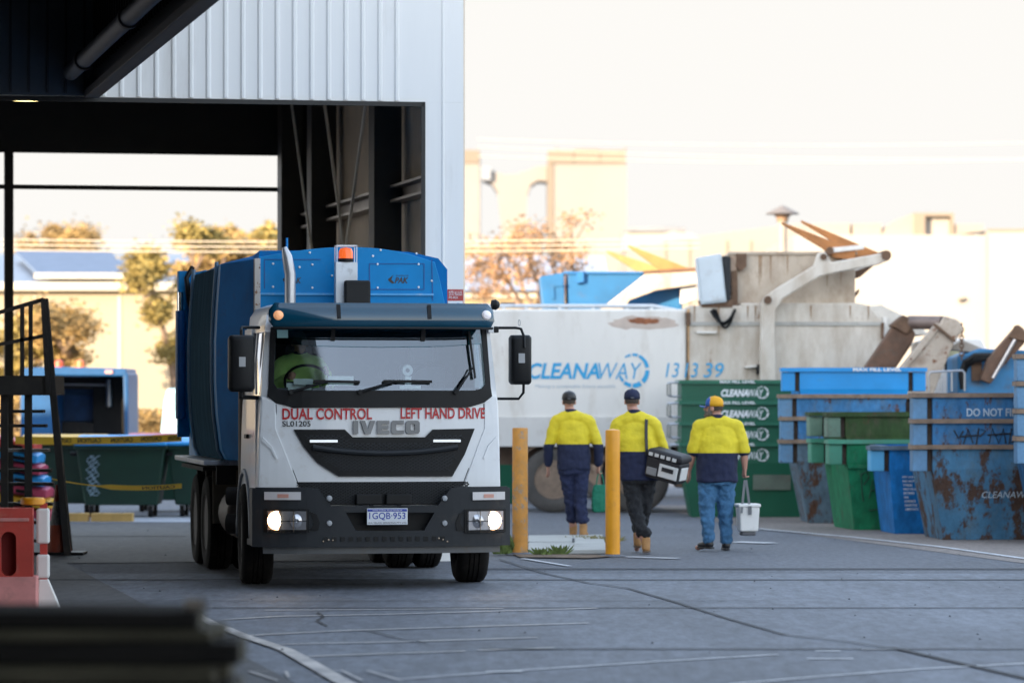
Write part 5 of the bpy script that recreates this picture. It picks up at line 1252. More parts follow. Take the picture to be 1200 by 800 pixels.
    blob(t, 'trousers', trouser, P, .011, 2, .040, .06)
    for i in (0,1):
        A_, T_ = Vector(an[i]), Vector(toe[i]); b_ = MB()
        d = (T_-A_); d.z = 0; d.normalize(); tilt = J.get('ftilt', (0,0))[i]
        def fp(a, z): q = A_+d*a; return Vector((q.x, q.y, 0))*1.0+Vector((0, 0, A_.z-.09+z+(a if tilt else 0)*-tilt+ (abs(tilt)*.07 if tilt else 0)))
        limb(b_, [(fp(-.02,.055), .047), (fp(.06,.050), .046), (fp(.15,.040), .036)]); limb(b_, [(A_+Vector((0,0,.06 if shoe == 'boot' else .0)), .053), (fp(-.015,.06), .050)])
        blob(b_, 'boot' if shoe == 'boot' else 'shoe', M_boot if shoe == 'boot' else M_shoe, P, .010, 2)
        perp = Vector((-d.y, d.x, 0)); s_ = MB(); o_ = [fp(-.075,.0), fp(.0,.0), fp(.10,.0), fp(.185,.0)]; wds = [.030,.042,.048,.028]
        top = [o_[k]+perp*wds[k] for k in range(4)]+[o_[k]-perp*wds[k] for k in (3,2,1,0)]
        s_.loft([[p+Vector((0,0,0.004)) for p in top],[p+Vector((0,0,.026)) for p in top]]); s_.build('sole', M_sole if shoe == 'boot' else M_shoe, P, bevel=.008)
    return P
# man with the green bag
Ym = FPX*HC/(631-HY); mx = PX(672, Ym)
J1 = dict(head=(-.055,.02,1.762), neck=(-.035,.0,1.60), sh=[(-.215,0,1.485),(.195,.0,1.485)], el=[(-.315,-.03,1.17),(.315,-.03,1.17)], wr=[(-.325,.06,.925),(.320,.04,.925)],
          hd=[(.1,.25,-1),(-.1,.15,-1)], th=[(.5,1,0),(-.5,1,0)], grip=[False,True], hip=[(-.09,.0,.92),(.10,.0,.92)], knee=[(-.035,.06,.50),(.085,-.02,.50)], ank=[(.0,.14,.095),(.125,-.10,.10)],
          toe=[(.0,.32,.03),(.16,.05,.03)])
person('man with black cap and navy trousers carrying a green shopping bag', (mx, Ym, .004), J1, .985, cap=(M_blackletter, M_blackletter, None), shirt=(M_hiviz,M_navy), girth=1.02, split=1.20, hem=.87)
gbx = mx+.335; gb = empty('shopping_bag', (gbx, Ym+.05, .33), 0, 'dark green cloth shopping bag held in the right hand of the man with black cap', 'bag')
M_bag = mat('green_cloth', (.008,.17,.10), .8, var=.2, bump=.2, bs=30); s = MB()
rg = lambda z, a, b_: [Vector((a*math.copysign(abs(cos(t))**.5, cos(t)), b_*math.copysign(abs(math.sin(t))**.5, math.sin(t)), z)) for t in [2*pi*k/24 for k in range(24)]]
s.loft([rg(.0,.085,.055), rg(.02,.105,.07), rg(.16,.11,.065), rg(.27,.10,.045), rg(.32,.085,.03), rg(.345,.07,.02)]); blob(s, 'bag_body', M_bag, gb, .009, 2, .02, .08)
for yy in (-.02,.02): MB().tube([(-.05,yy,.33),(-.035,yy*.6,.43),(-.015,0,.50),(.0,0,.515),(.015,0,.50),(.035,yy*.6,.43),(.05,yy,.33)], .008, 6).build('handle', M_bag, gb, smooth=True)
# man with the shoulder bag
Ym = FPX*HC/(648.5-HY); mx = PX(752, Ym)
J2 = dict(head=(-.110,.03,1.755), neck=(-.085,.0,1.59), sh=[(-.275,0,1.46),(.135,.0,1.47)], el=[(-.33,-.02,1.16),(.25,.02,1.17)], wr=[(-.31,.12,.94),(.24,.18,1.0)],
          hd=[(.1,.3,-1),(.0,.9,-.4)], th=[(.5,1,0),(-.5,0,1)], grip=[False,True], hip=[(-.125,.0,.90),(.06,.0,.90)], knee=[(-.075,-.02,.50),(.03,.10,.52)], ank=[(.045,-.10,.10),(-.035,.32,.14)],
          toe=[(.07,.12,.03),(-.04,.50,.03)], ftilt=(0,0))
person('man in black trousers and navy cap with a cooler bag slung over his shoulder', (mx, Ym, .004), J2, 1.0, cap=(M_navy, M_navy, None), shirt=(M_hiviz,M_navy), trouser=M_blacktr, girth=1.10, split=1.16, hem=.83)
cbx = mx+.255; cb = empty('cooler_bag', (cbx, Ym-.19, .84), R(0), 'black and white cooler bag slung at the hip of the man in black trousers', 'bag'); cb.rotation_euler = (R(4), R(14), R(-28))
M_cb = mat('bag_black', (.015,.015,.018), .6, var=.2); M_cw = mat('bag_white', (.62,.62,.60), .55, var=.06)
MB().loft([[Vector((x*a,y*b_,z)) for x,y in ((-1,-1),(1,-1),(1,1),(-1,1))] for z,a,b_ in ((0,.19,.11),(.04,.21,.125),(.23,.215,.13),(.25,.21,.125))]).build('bag_body', M_cb, cb, bevel=.02, seg=3)
MB().loft([[Vector((x*a,y*b_,z)) for x,y in ((-1,-1),(1,-1),(1,1),(-1,1))] for z,a,b_ in ((.255,.225,.14),(.31,.225,.14),(.34,.20,.12))]).build('bag_lid', M_cb, cb, bevel=.02, seg=3)
MB().box(-.04,.20,-.139,-.122,.05,.20).build('front_panel', M_cw, cb, bevel=.012)
MB().box(.204,.222,-.08,.09,.05,.20).build('side_panel', M_cw, cb, bevel=.01)
MB().box(.0,.15,-.146,-.140,.12,.17).build('label_patch', M_cb, cb, bevel=.004); 
MB().box(-.19,-.06,-.140,-.122,.04,.13).build('mesh_pocket', mat('pocket_grey', (.22,.22,.22), .8), cb, bevel=.01)
for k in range(5): MB().box(-.19+k*.075,-.14+k*.075,-.148,-.141,.262,.30).build('tab', M_cw, cb)
sb = MB(); sb.beam((-.12,-.10,.33),(-.105,-.02,.66),.035,.006); sbo = sb.build('strap', M_cb, cb)
bpy.data.objects.remove(sbo)
inv = (Matrix.Translation(cb.location)@cb.rotation_euler.to_matrix().to_4x4()).inverted()
pts = [Vector((mx+.05,Ym-.22,1.12)), Vector((mx+.045,Ym-.19,1.30)), Vector((mx+.045,Ym-.155,1.42)), Vector((mx+.05,Ym-.11,1.515)), Vector((mx+.055,Ym-.02,1.565)), Vector((mx+.06,Ym+.10,1.50)), Vector((mx+.10,Ym+.165,1.30)), Vector((mx+.2,Ym+.10,1.12))]
m = MB(); 
for p, q in zip(pts, pts[1:]): m.beam(inv@p, inv@q, .034, .010)
st_ = m.build('shoulder_strap', M_cb, cb)
# man with orange cap and bucket
Ym = FPX*HC/(645-HY); mx = PX(840, Ym)
J3 = dict(head=(-.035,.02,1.672), neck=(.01,.0,1.53), sh=[(-.195,0,1.43),(.225,.0,1.43)], el=[(-.275,-.03,1.14),(.315,-.02,1.14)], wr=[(-.315,.08,.93),(.325,.02,.95)],
          hd=[(.0,.2,-1),(-.1,.1,-1)], th=[(.5,1,0),(-.5,1,0)], grip=[False,True], hip=[(-.10,.0,.86),(.10,.0,.86)], knee=[(-.115,-.03,.48),(.10,.05,.48)], ank=[(-.10,-.10,.11),(.115,.10,.09)],
          toe=[(-.22,.06,.03),(.10,.30,.03)])
M_or = mat('cap_orange', (.72,.36,.01), .7); M_bc = mat('cap_blue', (.02,.10,.36), .7)
person('bearded man in jeans with an orange and blue cap, head turned left', (mx, Ym, .004), J3, 1.0, headyaw=R(68), cap=(M_or, M_bc, M_bc), shirt=(M_hiviz,M_navy), sleeve='short', trouser=M_jean, shoe='shoe', beard=True, girth=1.16, split=1.13, hem=.79)
bk = empty('bucket', (mx+.36, Ym+.05, .22), R(8), 'white square bucket with lid and grey strap held by the man in jeans', 'bucket')
M_pl = mat('bucket_white', (.70,.70,.68), .45, var=.04, dirt=.1, dcol=(.4,.4,.38))
MB().loft([[Vector((x*a,y*a,z)) for x,y in ((-1,-1),(1,-1),(1,1),(-1,1))] for z,a in ((.0,.098),(.02,.106),(.29,.122))]).build('bucket_body', M_pl, bk, bevel=.02, seg=3)
MB().box(-.132,.132,-.132,.132,.285,.325).build('bucket_lid', M_pl, bk, bevel=.012)
MB().box(-.085,.085,-.085,.085,-.045,-.001).build('bucket_base', mat('base_grey', (.10,.10,.11), .7), bk, bevel=.02)
MB().beam((-.10,-.137,.22),(-.045,-.06,.60),.028,.008).beam((.0,-.137,.26),(-.03,-.06,.60),.028,.008).beam((.0,-.136,.20),(.0,-.136,.30),.04,.01).build('strap', mat('strap_webbing', (.14,.15,.16), .7), bk)
# driver behind the windscreen
JD = dict(head=(0,-.02,.80), neck=(0,.0,.64), sh=[(-.20,0,.54),(.20,0,.54)], el=[(-.27,-.20,.32),(.27,-.22,.34)], wr=[(-.17,-.44,.42),(.22,-.47,.46)],
          hd=[(.1,-1,.1),(.0,-1,.3)], th=[(.3,0,1),(-.3,0,1)], grip=[True,False], hip=[(-.1,.0,.02),(.1,.0,.02)], knee=[(-.12,-.42,.06),(.12,-.42,.06)], ank=[(-.12,-.50,-.36),(.12,-.50,-.36)],
          toe=[(-.12,-.68,-.42),(.12,-.68,-.42)], flip=1)
M_lime = mat('driver_lime', (.55,.80,.25), .8, var=.1, vs=8)
dr = person('driver in a lime shirt sitting behind the windscreen of the blue truck', (0,0,0), JD, .92, headyaw=R(180), shirt=(M_lime,M_lime), girth=1.0, split=-3, hem=.0)
dloc = Vector((TX0,TY0,0))+Matrix.Rotation(TY,3,'Z')@Vector((-.62,1.34,1.60)); dr.location = dloc; dr.rotation_euler = (0,0,TY)

# ------------------------------------------------------------------ left side: barrier, cone, stairs, tape
x, y = G(39, 716)
bar = empty('water_barrier', (x, y, 0), R(5), 'faded red plastic water barrier with an oblong hole at the left edge', 'barrier')
M_rp = mat('barrier_red', (.46,.045,.03), .55, var=.15, vs=3, dirt=.25, dcol=(.42,.14,.10), bump=.1, bs=20); M_rpf = mat('barrier_faded', (.56,.22,.20), .65, var=.15, vs=4, dirt=.3, dcol=(.35,.16,.14))
hole_ = [(-.20+.065*cos(t), .49+.065*math.sin(t)+(.12 if math.sin(t) > 0 else -.12)) for t in [2*pi*k/20 for k in range(20)]]
def ringpanel(mb, x0, x1, z0, z1, hole, y0, y1):
    n = len(hole); cx = sum(h[0] for h in hole)/n; cz = sum(h[1] for h in hole)/n; outp = []
    for hx, hz in hole:
        dx, dz = hx-cx, hz-cz; k = min([((x1-cx)/dx if dx > 1e-6 else (x0-cx)/dx if dx < -1e-6 else 1e9), ((z1-cz)/dz if dz > 1e-6 else (z0-cz)/dz if dz < -1e-6 else 1e9)]); outp.append((cx+dx*k, cz+dz*k))
    for c4 in ((x0,z0),(x1,z0),(x1,z1),(x0,z1)):
        i_ = min(range(n), key=lambda i: (outp[i][0]-c4[0])**2+(outp[i][1]-c4[1])**2); outp[i_] = c4
    vs = [(hx, y0, hz) for hx, hz in hole]+[(ox, y0, oz) for ox, oz in outp]+[(hx, y1, hz) for hx, hz in hole]+[(ox, y1, oz) for ox, oz in outp]
    fs = []
    for i in range(n):
        j_ = (i+1)%n; fs += [(i, j_, n+j_, n+i), (2*n+i, 3*n+i, 3*n+j_, 2*n+j_), (i, 2*n+i, 2*n+j_, j_)]
    mb.add(vs, fs)
m = MB(); ringpanel(m, -.42,.0,.28,.80,hole_,-.14,.14); m.box(-1.5,-.42,-.14,.14,.28,.80); m.box(-.001,.0,-.14,.14,.28,.80)
m.prism([(-.14,.80),(.14,.80),(.13,.87),(-.13,.87)], -1.5,.0,'x'); m.box(-.02,.0,-.139,.139,.28,.80)
m.build('barrier_body', M_rp, bar, bevel=.01)
m = MB(); m.prism([(-.29,.0),(.29,.0),(.29,.06),(.15,.30),(-.15,.30),(-.29,.06)], -1.5,.04,'x'); m.build('barrier_foot', M_rpf, bar, bevel=.015)
for z in (.76,): MB().box(-1.5,-.03,-.150,-.139,z,z+.03).build('barrier_rib', M_rpf, bar, bevel=.005)
hl = MB(); hl.box(-.30,-.10,.02,.03,.30,.70); hl.build('hole_back', mat('hole_red', (.20,.012,.01), .7), bar)
bw = empty('barrier_post', (x+.07*1, y+.22, 0), R(5), 'white plastic barrier end post with a yellow cap behind the red barrier', 'barrier')
for z0, z1 in ((.56,.86),(.27,.47)): MB().box(-.07,.04,-.05,.07,z0,z1).build('white_block', M_pl, bw, bevel=.02)
MB().box(-.04,.02,-.03,.05,.05,.90).build('post_core', M_rp, bw); MB().prism([(-.06,.0),(.14,.0),(.03,.26),(-.05,.26)], -.06,.08).build('white_foot', M_pl, bw, bevel=.01)
MB().lathe([(.09,.0),(.105,.01),(.105,.05),(.09,.065),(.001,.066)], (-.10,.02,.885), 'z', 24).build('yellow_cap', M_yellowpole, bw, smooth=True)
# traffic cone
x, y = G(69, 650); cone = empty('traffic_cone', (x, y, .01), 0, 'dirty dark orange traffic cone with a grey band at the foot of the steel stairs', 'cone')
MB().lathe([(.145,.03),(.115,.25),(.10,.33)], ax='z', n=24).build('cone_body', mat('cone_orange', (.30,.05,.02), .7, var=.3, dirt=.5, dcol=(.06,.03,.02)), cone, smooth=True)
MB().lathe([(.101,.33),(.060,.60)], ax='z', n=24).build('reflective_band', mat('band_grey', (.13,.12,.12), .6, var=.4, vs=12, dirt=.6, dcol=(.03,.03,.03)), cone, smooth=True)
MB().lathe([(.060,.60),(.038,.78),(.03,.785),(.001,.785)], ax='z', n=20).build('cone_tip', MATS['cone_orange'], cone, smooth=True)
MB().box(-.30,.30,-.24,.24,0,.03).build('cone_base', M_black, cone, bevel=.01)
# steel stairs and landing
YS = 43.2; SS = FPX/YS
stt = empty('steel_stairs', (PX(40,YS), YS, 0), 0, 'dark steel stairs and landing with railings at the left edge', 'stairs')
def ls(px, py): return ((px-40)/SS, HC+(HY-py)/SS)
M_ss = mat('stair_steel', (.035,.03,.026), .65, var=.3, dirt=.3, dcol=(.07,.055,.04))
zl_ = ls(0,440)[1]; zl2 = ls(0,463)[1]
MB().box(ls(-60,0)[0],ls(62,0)[0],-.1,1.1,zl2,zl_).build('landing', M_ss, stt, bevel=.008)
p = [ls(53,350), ls(62,440), ls(74,600), ls(80,650)]
MB().beam((p[0][0],-.05,p[0][1]),(p[3][0],-.05,ls(0,651)[1]),.075,.075).build('leg', M_ss, stt); MB().beam((ls(52,0)[0],-.12,p[0][1]),(ls(58,0)[0],-.12,zl2),.05,.05).build('rail_post', M_ss, stt)
MB().beam((p[0][0]-.14,1.05,p[0][1]),(p[3][0]-.1,1.05,0),.06,.06).build('leg', M_ss, stt)
a = ls(52,351); b_ = ls(-60,384); MB().beam((b_[0],-.08,b_[1]),(a[0],-.08,a[1]),.045,.045).build('top_rail', M_ss, stt)
a = ls(55,393); b_ = ls(-60,415); MB().beam((b_[0],-.08,b_[1]),(a[0],-.08,a[1]),.04,.04).build('mid_rail', M_ss, stt)
for px in (27,37,-12,-30): 
    a = ls(px,351+(52-px)*.29); MB().box(a[0]-.022,a[0]+.022,-.1,-.055,zl_,a[1]).build('baluster', M_ss, stt)
for px in (5,33): x0 = ls(px,0)[0]; MB().box(x0-.04,x0+.04,-.02,.05,0,zl2).build('stringer', M_ss, stt)
for k, py in enumerate((480,497,526,550,566,590,612,634)):
    z = ls(0,py)[1]; MB().box(ls(-60,0)[0],ls(50+k*1.8,0)[0],.05+.08*k,.25+.08*k,z-.035,z).build('tread', M_ss if k != 2 else mat('worn_tread', (.22,.21,.20), .5, metal=.3), stt)
# caution tape, seen from behind
M_tape = mat('tape_yellow', (.90,.58,.02), .5, var=.08); 
def tape(p, q, h, words, label, sag=.02, twist=None):
    P, Q = Vector(p), Vector(q); t = empty('caution_tape', P, math.atan2(Q.y-P.y, Q.x-P.x), label, 'tape', 'yellow caution tapes across the shed bay'); L = (Q-P).xy.length; dz = Q.z-P.z
    f = lambda u: dz*u-sag*4*u*(1-u)
    n = 24; m = MB(); vs = []
    for i in range(n+1):
        u = i/n; hh = h*(1 if not twist or u > twist else .25+.75*max(0, (u-twist*.8)/(twist*.2)) if u > twist*.8 else .22)
        vs += [(u*L,0,f(u)-hh/2),(u*L,0,f(u)+hh/2)]
    m.add(vs, [(2*i,2*i+2,2*i+3,2*i+1) for i in range(n)]); m.build('tape_band', M_tape, t)
    for a, b_ in words:
        um = (a+b_)/2
        o = lettering('CAUTION', M_blackletter, t, a*L, b_*L, -h*.30, h*.30, -.003, mirror=True, off=.02)
        for v in o.data.vertices: v.co.z += f(v.co.x/L)
    return t
Yt = 51.5
tape((PX(18,Yt),Yt,PZ(515.5,Yt)), (PX(213,Yt-1),Yt-1,PZ(512.5,Yt-1)), .10, [(.24,.34),(.38,.52),(.58,.71),(.76,.88),(.92,1.0)], 'upper caution tape stretched level above the green wheeled bins', .02)
tape((PX(61,47),47,PZ(561,47)), (PX(213,46),46,PZ(569,46)), .06, [(.70,.95)], 'lower sagging caution tape, its left end twisted thin, tied near the cone', .06, twist=.45)

# ------------------------------------------------------------------ bins and vehicles beyond the shed
M_wg_ = mat('wheelie_green', (.008,.040,.024), .5, var=.15); M_lid = mat('lid_blue', (.03,.33,.75), .45, var=.08)
def waste_bin(x, y, lidm, label, yaw=0, rub=None, w_=1.30):
    r = empty('wheeled_bin', (x, y, 0), R(yaw), label, 'bin', 'green four-wheeled waste bins beyond the shed'); a = w_/2
    MB().loft([[Vector((sx_*(a-.12*(1-t)), sy_*(.48-.10*(1-t)), .18+.86*t)) for sx_, sy_ in ((-1,-1),(1,-1),(1,1),(-1,1))] for t in (0,.5,1)]).build('bin_body', M_wg_, r, bevel=.02)
    MB().box(-a-.03,a+.03,-.52,.52,1.0,1.05).build('bin_rim', M_wg_, r, bevel=.01)
    MB().prism([(-.55,1.052),(-.55,1.10),(-.30,1.16),(.1,1.20),(.50,1.20),(.52,1.052)], -a-.02,a+.02,'x').build('lid', lidm, r, bevel=.02)
    for sx_ in (-1,1):
        MB().cyl((sx_*(a+.0),-.3,.93),(sx_*(a+.10),-.3,.93),.03,10).build('trunnion', M_black, r)
        for sy_ in (-1,1):
            MB().cyl((sx_*(a-.22)-.03,sy_*.33,.09),(sx_*(a-.22)+.03,sy_*.33,.09),.088,16).build('wheel', M_rubber, r); MB().box(sx_*(a-.22)-.04,sx_*(a-.22)+.04,sy_*.33-.03,sy_*.33+.03,.1,.20).build('castor', M_steel, r)
    if rub:
        for k in range(4):
            MB().tube([(-a+.20+.06*math.sin(1.9*t+k*2.1)+.03*k, -.405-.075*((.35+.045*t)-.2)/.86, .32+.042*t) for t in range(15)], .007, 5).build('graffiti', mat('graffiti_pale', (.28,.42,.50), .6), r)
    return r
Yw = 56.0
waste_bin(PX(140,Yw), Yw+.6, M_lid, 'green wheeled bin with blue lid and pale graffiti on its left side', rub=True)
waste_bin(PX(243,Yw), Yw+.8, M_lid, 'green wheeled bin with blue lid half hidden behind the truck wheels', w_=1.25)
waste_bin(PX(62,Yw), Yw+1.4, mat('lid_yellow', (.72,.42,.03), .5), 'green wheeled bin with a yellow lid left of the graffiti bin', w_=1.2)
waste_bin(PX(196,Yw+3), Yw+3.2, mat('lid_pink', (.50,.06,.12), .5), 'green wheeled bin with a dark pink lid behind the blue-lidded ones', w_=1.2)
# slabs: stacked coloured bin lids behind the stairs
cols = [('lid_pink',(.50,.06,.12)),('lid_yellow',(.72,.42,.03)),('lid_pink',(.50,.06,.12)),('lid_blue',(.03,.33,.75)),('lid_pink',(.50,.06,.12)),('lid_blue',(.03,.33,.75)),('lid_red2',(.55,.05,.03))]
names_ = ['pink','yellow','pink','blue','pink','blue','red']
for k in range(7):
    o = empty('loose_lid', (PX(12-k*2,54.6), 54.9, .10+k*.16), R(2*(k%3)), '%s bin lid, %s in the pile behind the stairs' % (names_[k], ['lowest','second from the ground','third from the ground','fourth from the ground','fifth from the ground','second from the top','topmost'][k]), 'bin lid', 'coloured bin lids piled behind the steel stairs')
    o.rotation_euler = (0, R(9), 0)
    MB().prism([(-.5,0),(.5,0),(.46,.12),(.1,.15),(-.46,.12)], -.62,.62-.02*k,'x').build('lid_shell', mat(cols[k][0], cols[k][1], .5), o, bevel=.02)
    MB().box(.15,.35,-.53,-.49,.02,.07).build('grip', M_black, o)
for k, px in enumerate((91,119,143)):
    o = empty('wheel_stop', (PX(px,54.4), 54.5, 0), 0, '%s yellow concrete wheel stop in front of the green wheeled bins' % ['left','middle','right'][k], 'wheel stop', 'yellow wheel stops in a row')
    MB().prism([(-.15,0),(.15,0),(.11,.12),(-.11,.12)], -.15,.15,'x').build('block', mat('stop_yellow', (.60,.38,.12), .7, var=.2), o, bevel=.01); MB().cyl((0,0,.12),(0,0,.13),.03,8).build('bolt', M_steel, o)
# dark open rear of a blue collection truck
Y4 = 69.0; S4 = FPX/Y4
t4 = empty('rubbish_truck', (PX(105,Y4), Y4, 0), 0, 'blue rubbish truck seen from behind with a dark open hopper, beyond the shed', 'truck')
def l4(px, py): return ((px-105)/S4, HC+(HY-py)/S4)
def P4(pts): return [l4(*p) for p in pts]
M_b4 = mat('rear_blue', (.003,.07,.20), .45, var=.15)
for pl_ in ([(60,430),(146,432),(148,441),(60,440)], [(143,438),(149,438),(149,512),(145,512)], [(25,432),(64,430),(64,440),(62,440),(62,512),(25,512)]): MB().prism([(x_+.15, z_) for x_, z_ in P4(pl_)], -1.3, .5).build('tailgate_frame', M_b4, t4, bevel=.02)
MB().prism(P4([(28,440),(140,440),(140,555),(28,555)]), .5, 3.5).build('body', M_b4, t4, bevel=.03)
MB().prism(P4([(108,441),(145,441),(145,512),(108,512)]), .1,.49).build('packer_panel', M_black, t4, bevel=.01)
MB().prism(P4([(40,441),(109,441),(109,456),(40,456)]), .12,.49).build('packer_beam', M_chassis, t4); MB().prism(P4([(40,493),(109,495),(109,514),(40,514)]), .05,.49).build('hopper_sill', M_chassis, t4)
MB().prism(P4([(62,463),(108,463),(108,493),(62,493)]), .40,.48).build('hopper_inside', mat('inside_blue', (.004,.05,.16), .5, var=.4, vs=3), t4)
MB().cyl((l4(127,0)[0],.05,l4(0,445)[1]),(l4(127,0)[0],.05,l4(0,476)[1]),.05,10).build('ram', M_steel, t4, smooth=True)
MB().prism(P4([(62,449),(125,450),(125,452),(62,451)]), .04,.10).build('bar', M_steel, t4)
for px, c_ in ((67,(.55,.08,.03)),(92,(.6,.15,.04))):
    MB().lathe([(.09,0),(.08,.14),(.001,.17)], (l4(px,0)[0],.3,l4(0,432)[1]), 'z', 14).build('beacon', mat('beacon_red%d' % px, c_, .4), t4, smooth=True)
MB().prism(P4([(132,434),(141,434),(141,438),(132,438)]), -1.33,-1.301).build('rear_lamp', mat('lamp_redwhite', (.55,.30,.28), .4), t4)
for px, in ((45,),(128,)): wheel(t4, l4(px,0)[0], .9, .5, .5, .3, 1, rimcol=M_rimb); 
# light-blue truck behind, part hidden by the truck body
Y5 = 76.0; S5 = FPX/Y5
t5 = empty('van', (PX(212,Y5), Y5, 0), 0, 'pale blue van front with sloping screen glimpsed left of the blue truck body', 'van')
def l5(px, py): return ((px-212)/S5, HC+(HY-py)/S5)
M_b5 = mat('pale_blue_van', (.30,.52,.62), .4, var=.08)
MB().prism([l5(*p) for p in ((196,455),(250,455),(250,548),(188,548),(188,508),(192,470))], 0, 3.5).build('body', M_b5, t5, bevel=.05, seg=3)
MB().prism([l5(*p) for p in ((199,461),(246,461),(246,480),(196,480))], -.02,-.002).build('windscreen', mat('van_glass', (.25,.42,.50), .15), t5)
MB().prism([l5(*p) for p in ((207,485),(235,485),(235,497),(207,497))], -.03,-.002).build('white_panel', M_whiteletter, t5)
MB().prism([l5(*p) for p in ((213,488),(218,488),(218,492),(213,492))], -.04,-.031).build('red_mark', M_red, t5)
for px in (192,240): MB().cyl((l5(px,0)[0]-.1,.7,.34),(l5(px,0)[0]+.1,.7,.34),.34,20).build('wheel', M_rubber, t5, smooth=True)

# ------------------------------------------------------------------ foreground stack of blurred timbers on a trestle
YB0 = 14.0
tr = empty('trestle', (-2.6, YB0+.25, 0), 0, 'steel trestle carrying the blurred dark timbers in the foreground', 'trestle')
MB().box(-1.3,1.55,-.30,.30,.66,.698).build('top', M_dsteel, tr)
for x in (-1.2,1.45):
    for y in (-.25,.25): MB().box(x-.03,x+.03,y-.03,y+.03,0,.66).build('leg', M_dsteel, tr)
M_tb = mat('dark_timber', (.010,.009,.008), .7, var=.4, vs=6, bump=.4, bs=30, stretch=(.2,1,1), spec=.2); M_tb2 = mat('pale_highlight_timber', (.055,.050,.034), .7, var=.4, vs=5, stretch=(.3,1,1), spec=.2)  # pale layers stand in for highlights on the dark beams; also end grain
rnd = random.Random(5)
for k, (z0, z1, x1, mt_) in enumerate(((.70,.777,-1.02,M_tb),(.78,.849,-1.06,M_tb2),(.852,.933,-.985,M_tb),(.936,.980,-1.08,M_tb2),(.983,1.046,-1.14,M_tb))):
    for j_ in range(3):
        yy = YB0+.09+j_*.19; xx = x1+rnd.uniform(-.03,.01)
        o = empty('timber', (-2.6, yy, z0), 0, ['lowest','second','middle','second from the top','topmost'][k]+[' dark',' pale-faced',' dark',' pale-edged',' dark'][k]+' blurred board in the foreground stack, '+['front','centre','rear'][j_]+' row', 'timber', 'boards in the blurred foreground stack')
        MB().box(-1.3+rnd.uniform(-.02,.02), xx+2.6, -.085,.085,0,z1-z0).build('plank', mt_, o, bevel=.012, seg=3)
        MB().box(xx+2.6, xx+2.6+.004, -.07,.07,.004,z1-z0-.004).build('end_grain', M_tb2, o)
o = empty('hose_coupling', (-1.13, YB0+.08, 1.047), 0, 'blurred pale metal fitting lying on the end of the foreground boards', 'fitting')
MB().cyl((-.07,0,.022),(.0,0,.022),.022,16).build('barrel', mat('fitting_pale', (.30,.26,.22), .4, metal=.3), o, smooth=True); MB().cyl((.0,0,.022),(.015,0,.022),.024,8).build('nut', M_steel, o)

# ------------------------------------------------------------------ far background
M_cream = mat('cream_wall', (.32,.275,.20), .8, var=.04, vs=.3); M_creamlt = mat('cream_trim', (.50,.46,.38), .7, var=.03)
M_roofb = mat('roof_bluegrey', (.15,.20,.29), .5, var=.06); M_solar = mat('solar_blue', (.13,.18,.27), .85, var=.1, spec=.05)
Yc = 100.0; Sc = FPX/Yc
wh = empty('warehouse', (PX(100,Yc), Yc, 0), 0, 'long cream warehouse with blue-grey roof seen through the shed bay', 'building')
lc = lambda px, py: ((px-100)/Sc, HC+(HY-py)/Sc)
x0, x1 = lc(-400,0)[0], lc(345,0)[0]; ze = lc(0,338)[1]
MB().box(x0,x1,0,24,0,ze).build('wall', M_cream, wh)
MB().box(x0-.2,x1+.2,-.35,.0,lc(0,341)[1],lc(0,331)[1]).build('eave', M_creamlt, wh, bevel=.03)
zr2 = PZ(298,Yc+12)
MB().prism([(-.2,ze+.08),(12,zr2),(24,ze+.08)], x0, x1, 'x').build('roof', M_roofb, wh)
m = MB(); x = x0+1
while x < x1: m.box(x-.04,x+.04,-.03,-.001,.1,ze-.2); x += 2.2
m.build('wall_joint', M_creamlt, wh)['kind'] = 'stuff'
sp = MB(); a0, a1 = lc(42,330)[0], lc(148,330)[0]; b0, b1 = PX(18,Yc+9)-wh.location.x, PX(130,Yc+9)-wh.location.x
zA, zB = lc(0,327)[1], PZ(300,Yc+9)
sp.add([(a0,.6,zA+.05),(a1,.6,zA+.05),(b1,9,zB+.05),(b0,9,zB+.05),(a0,.6,zA+.15),(a1,.6,zA+.15),(b1,9,zB+.15),(b0,9,zB+.15)], [(0,3,2,1),(4,5,6,7),(0,1,5,4),(1,2,6,5),(2,3,7,6),(3,0,4,7)])
so_ = sp.build('solar_panel', M_solar, wh); MB().box(a0-.1,a1+.1,.45,.58,zA+.03,zA+.17).build('panel_frame', M_creamlt, so_)
for k in range(6):
    xx = a0+(a1-a0)*(k+.5)/6; MB().box(xx-.05,xx+.05,.5,.6,ze+.1,zA-.1).build('stay', M_roofb, so_)

# right-hand side: low shed, concrete silos, pale warehouses, vent
M_sil = mat('silo_concrete', (.255,.235,.215), .8, var=.05, vs=.2); M_silb = mat('silo_band', (.20,.165,.13), .8, var=.06, vs=.2); M_pw = mat('pale_wall', (.34,.315,.285), .8, var=.03, vs=.1); M_pt = mat('pale_trim', (.24,.195,.15), .8, var=.05, vs=.2)
Yq = 175.0; Sq = FPX/Yq
sl_ = empty('silo_block', (PX(640,Yq), Yq, 0), 0, 'sunlit pale concrete silo block with arched link, tallest shape on the skyline', 'silo')
q = lambda px, py: ((px-640)/Sq, HC+(HY-py)/Sq)
QP = lambda pts: [q(*p) for p in pts]
a, b_ = q(642,0)[0], q(734,0)[0]; zt_ = q(0,191)[1]
MB().box(a,b_,0,4.2,0,zt_).build('tower', M_sil, sl_)
n = 3
for k in range(3):
    xa_ = a+(b_-a)*(k*.333); MB().box(xa_+.01,xa_+(b_-a)*.333-.02,-.12,4.3,zt_+.001,q(0,176)[1]+(.05 if k == 1 else 0)).build('parapet', M_silb, sl_)
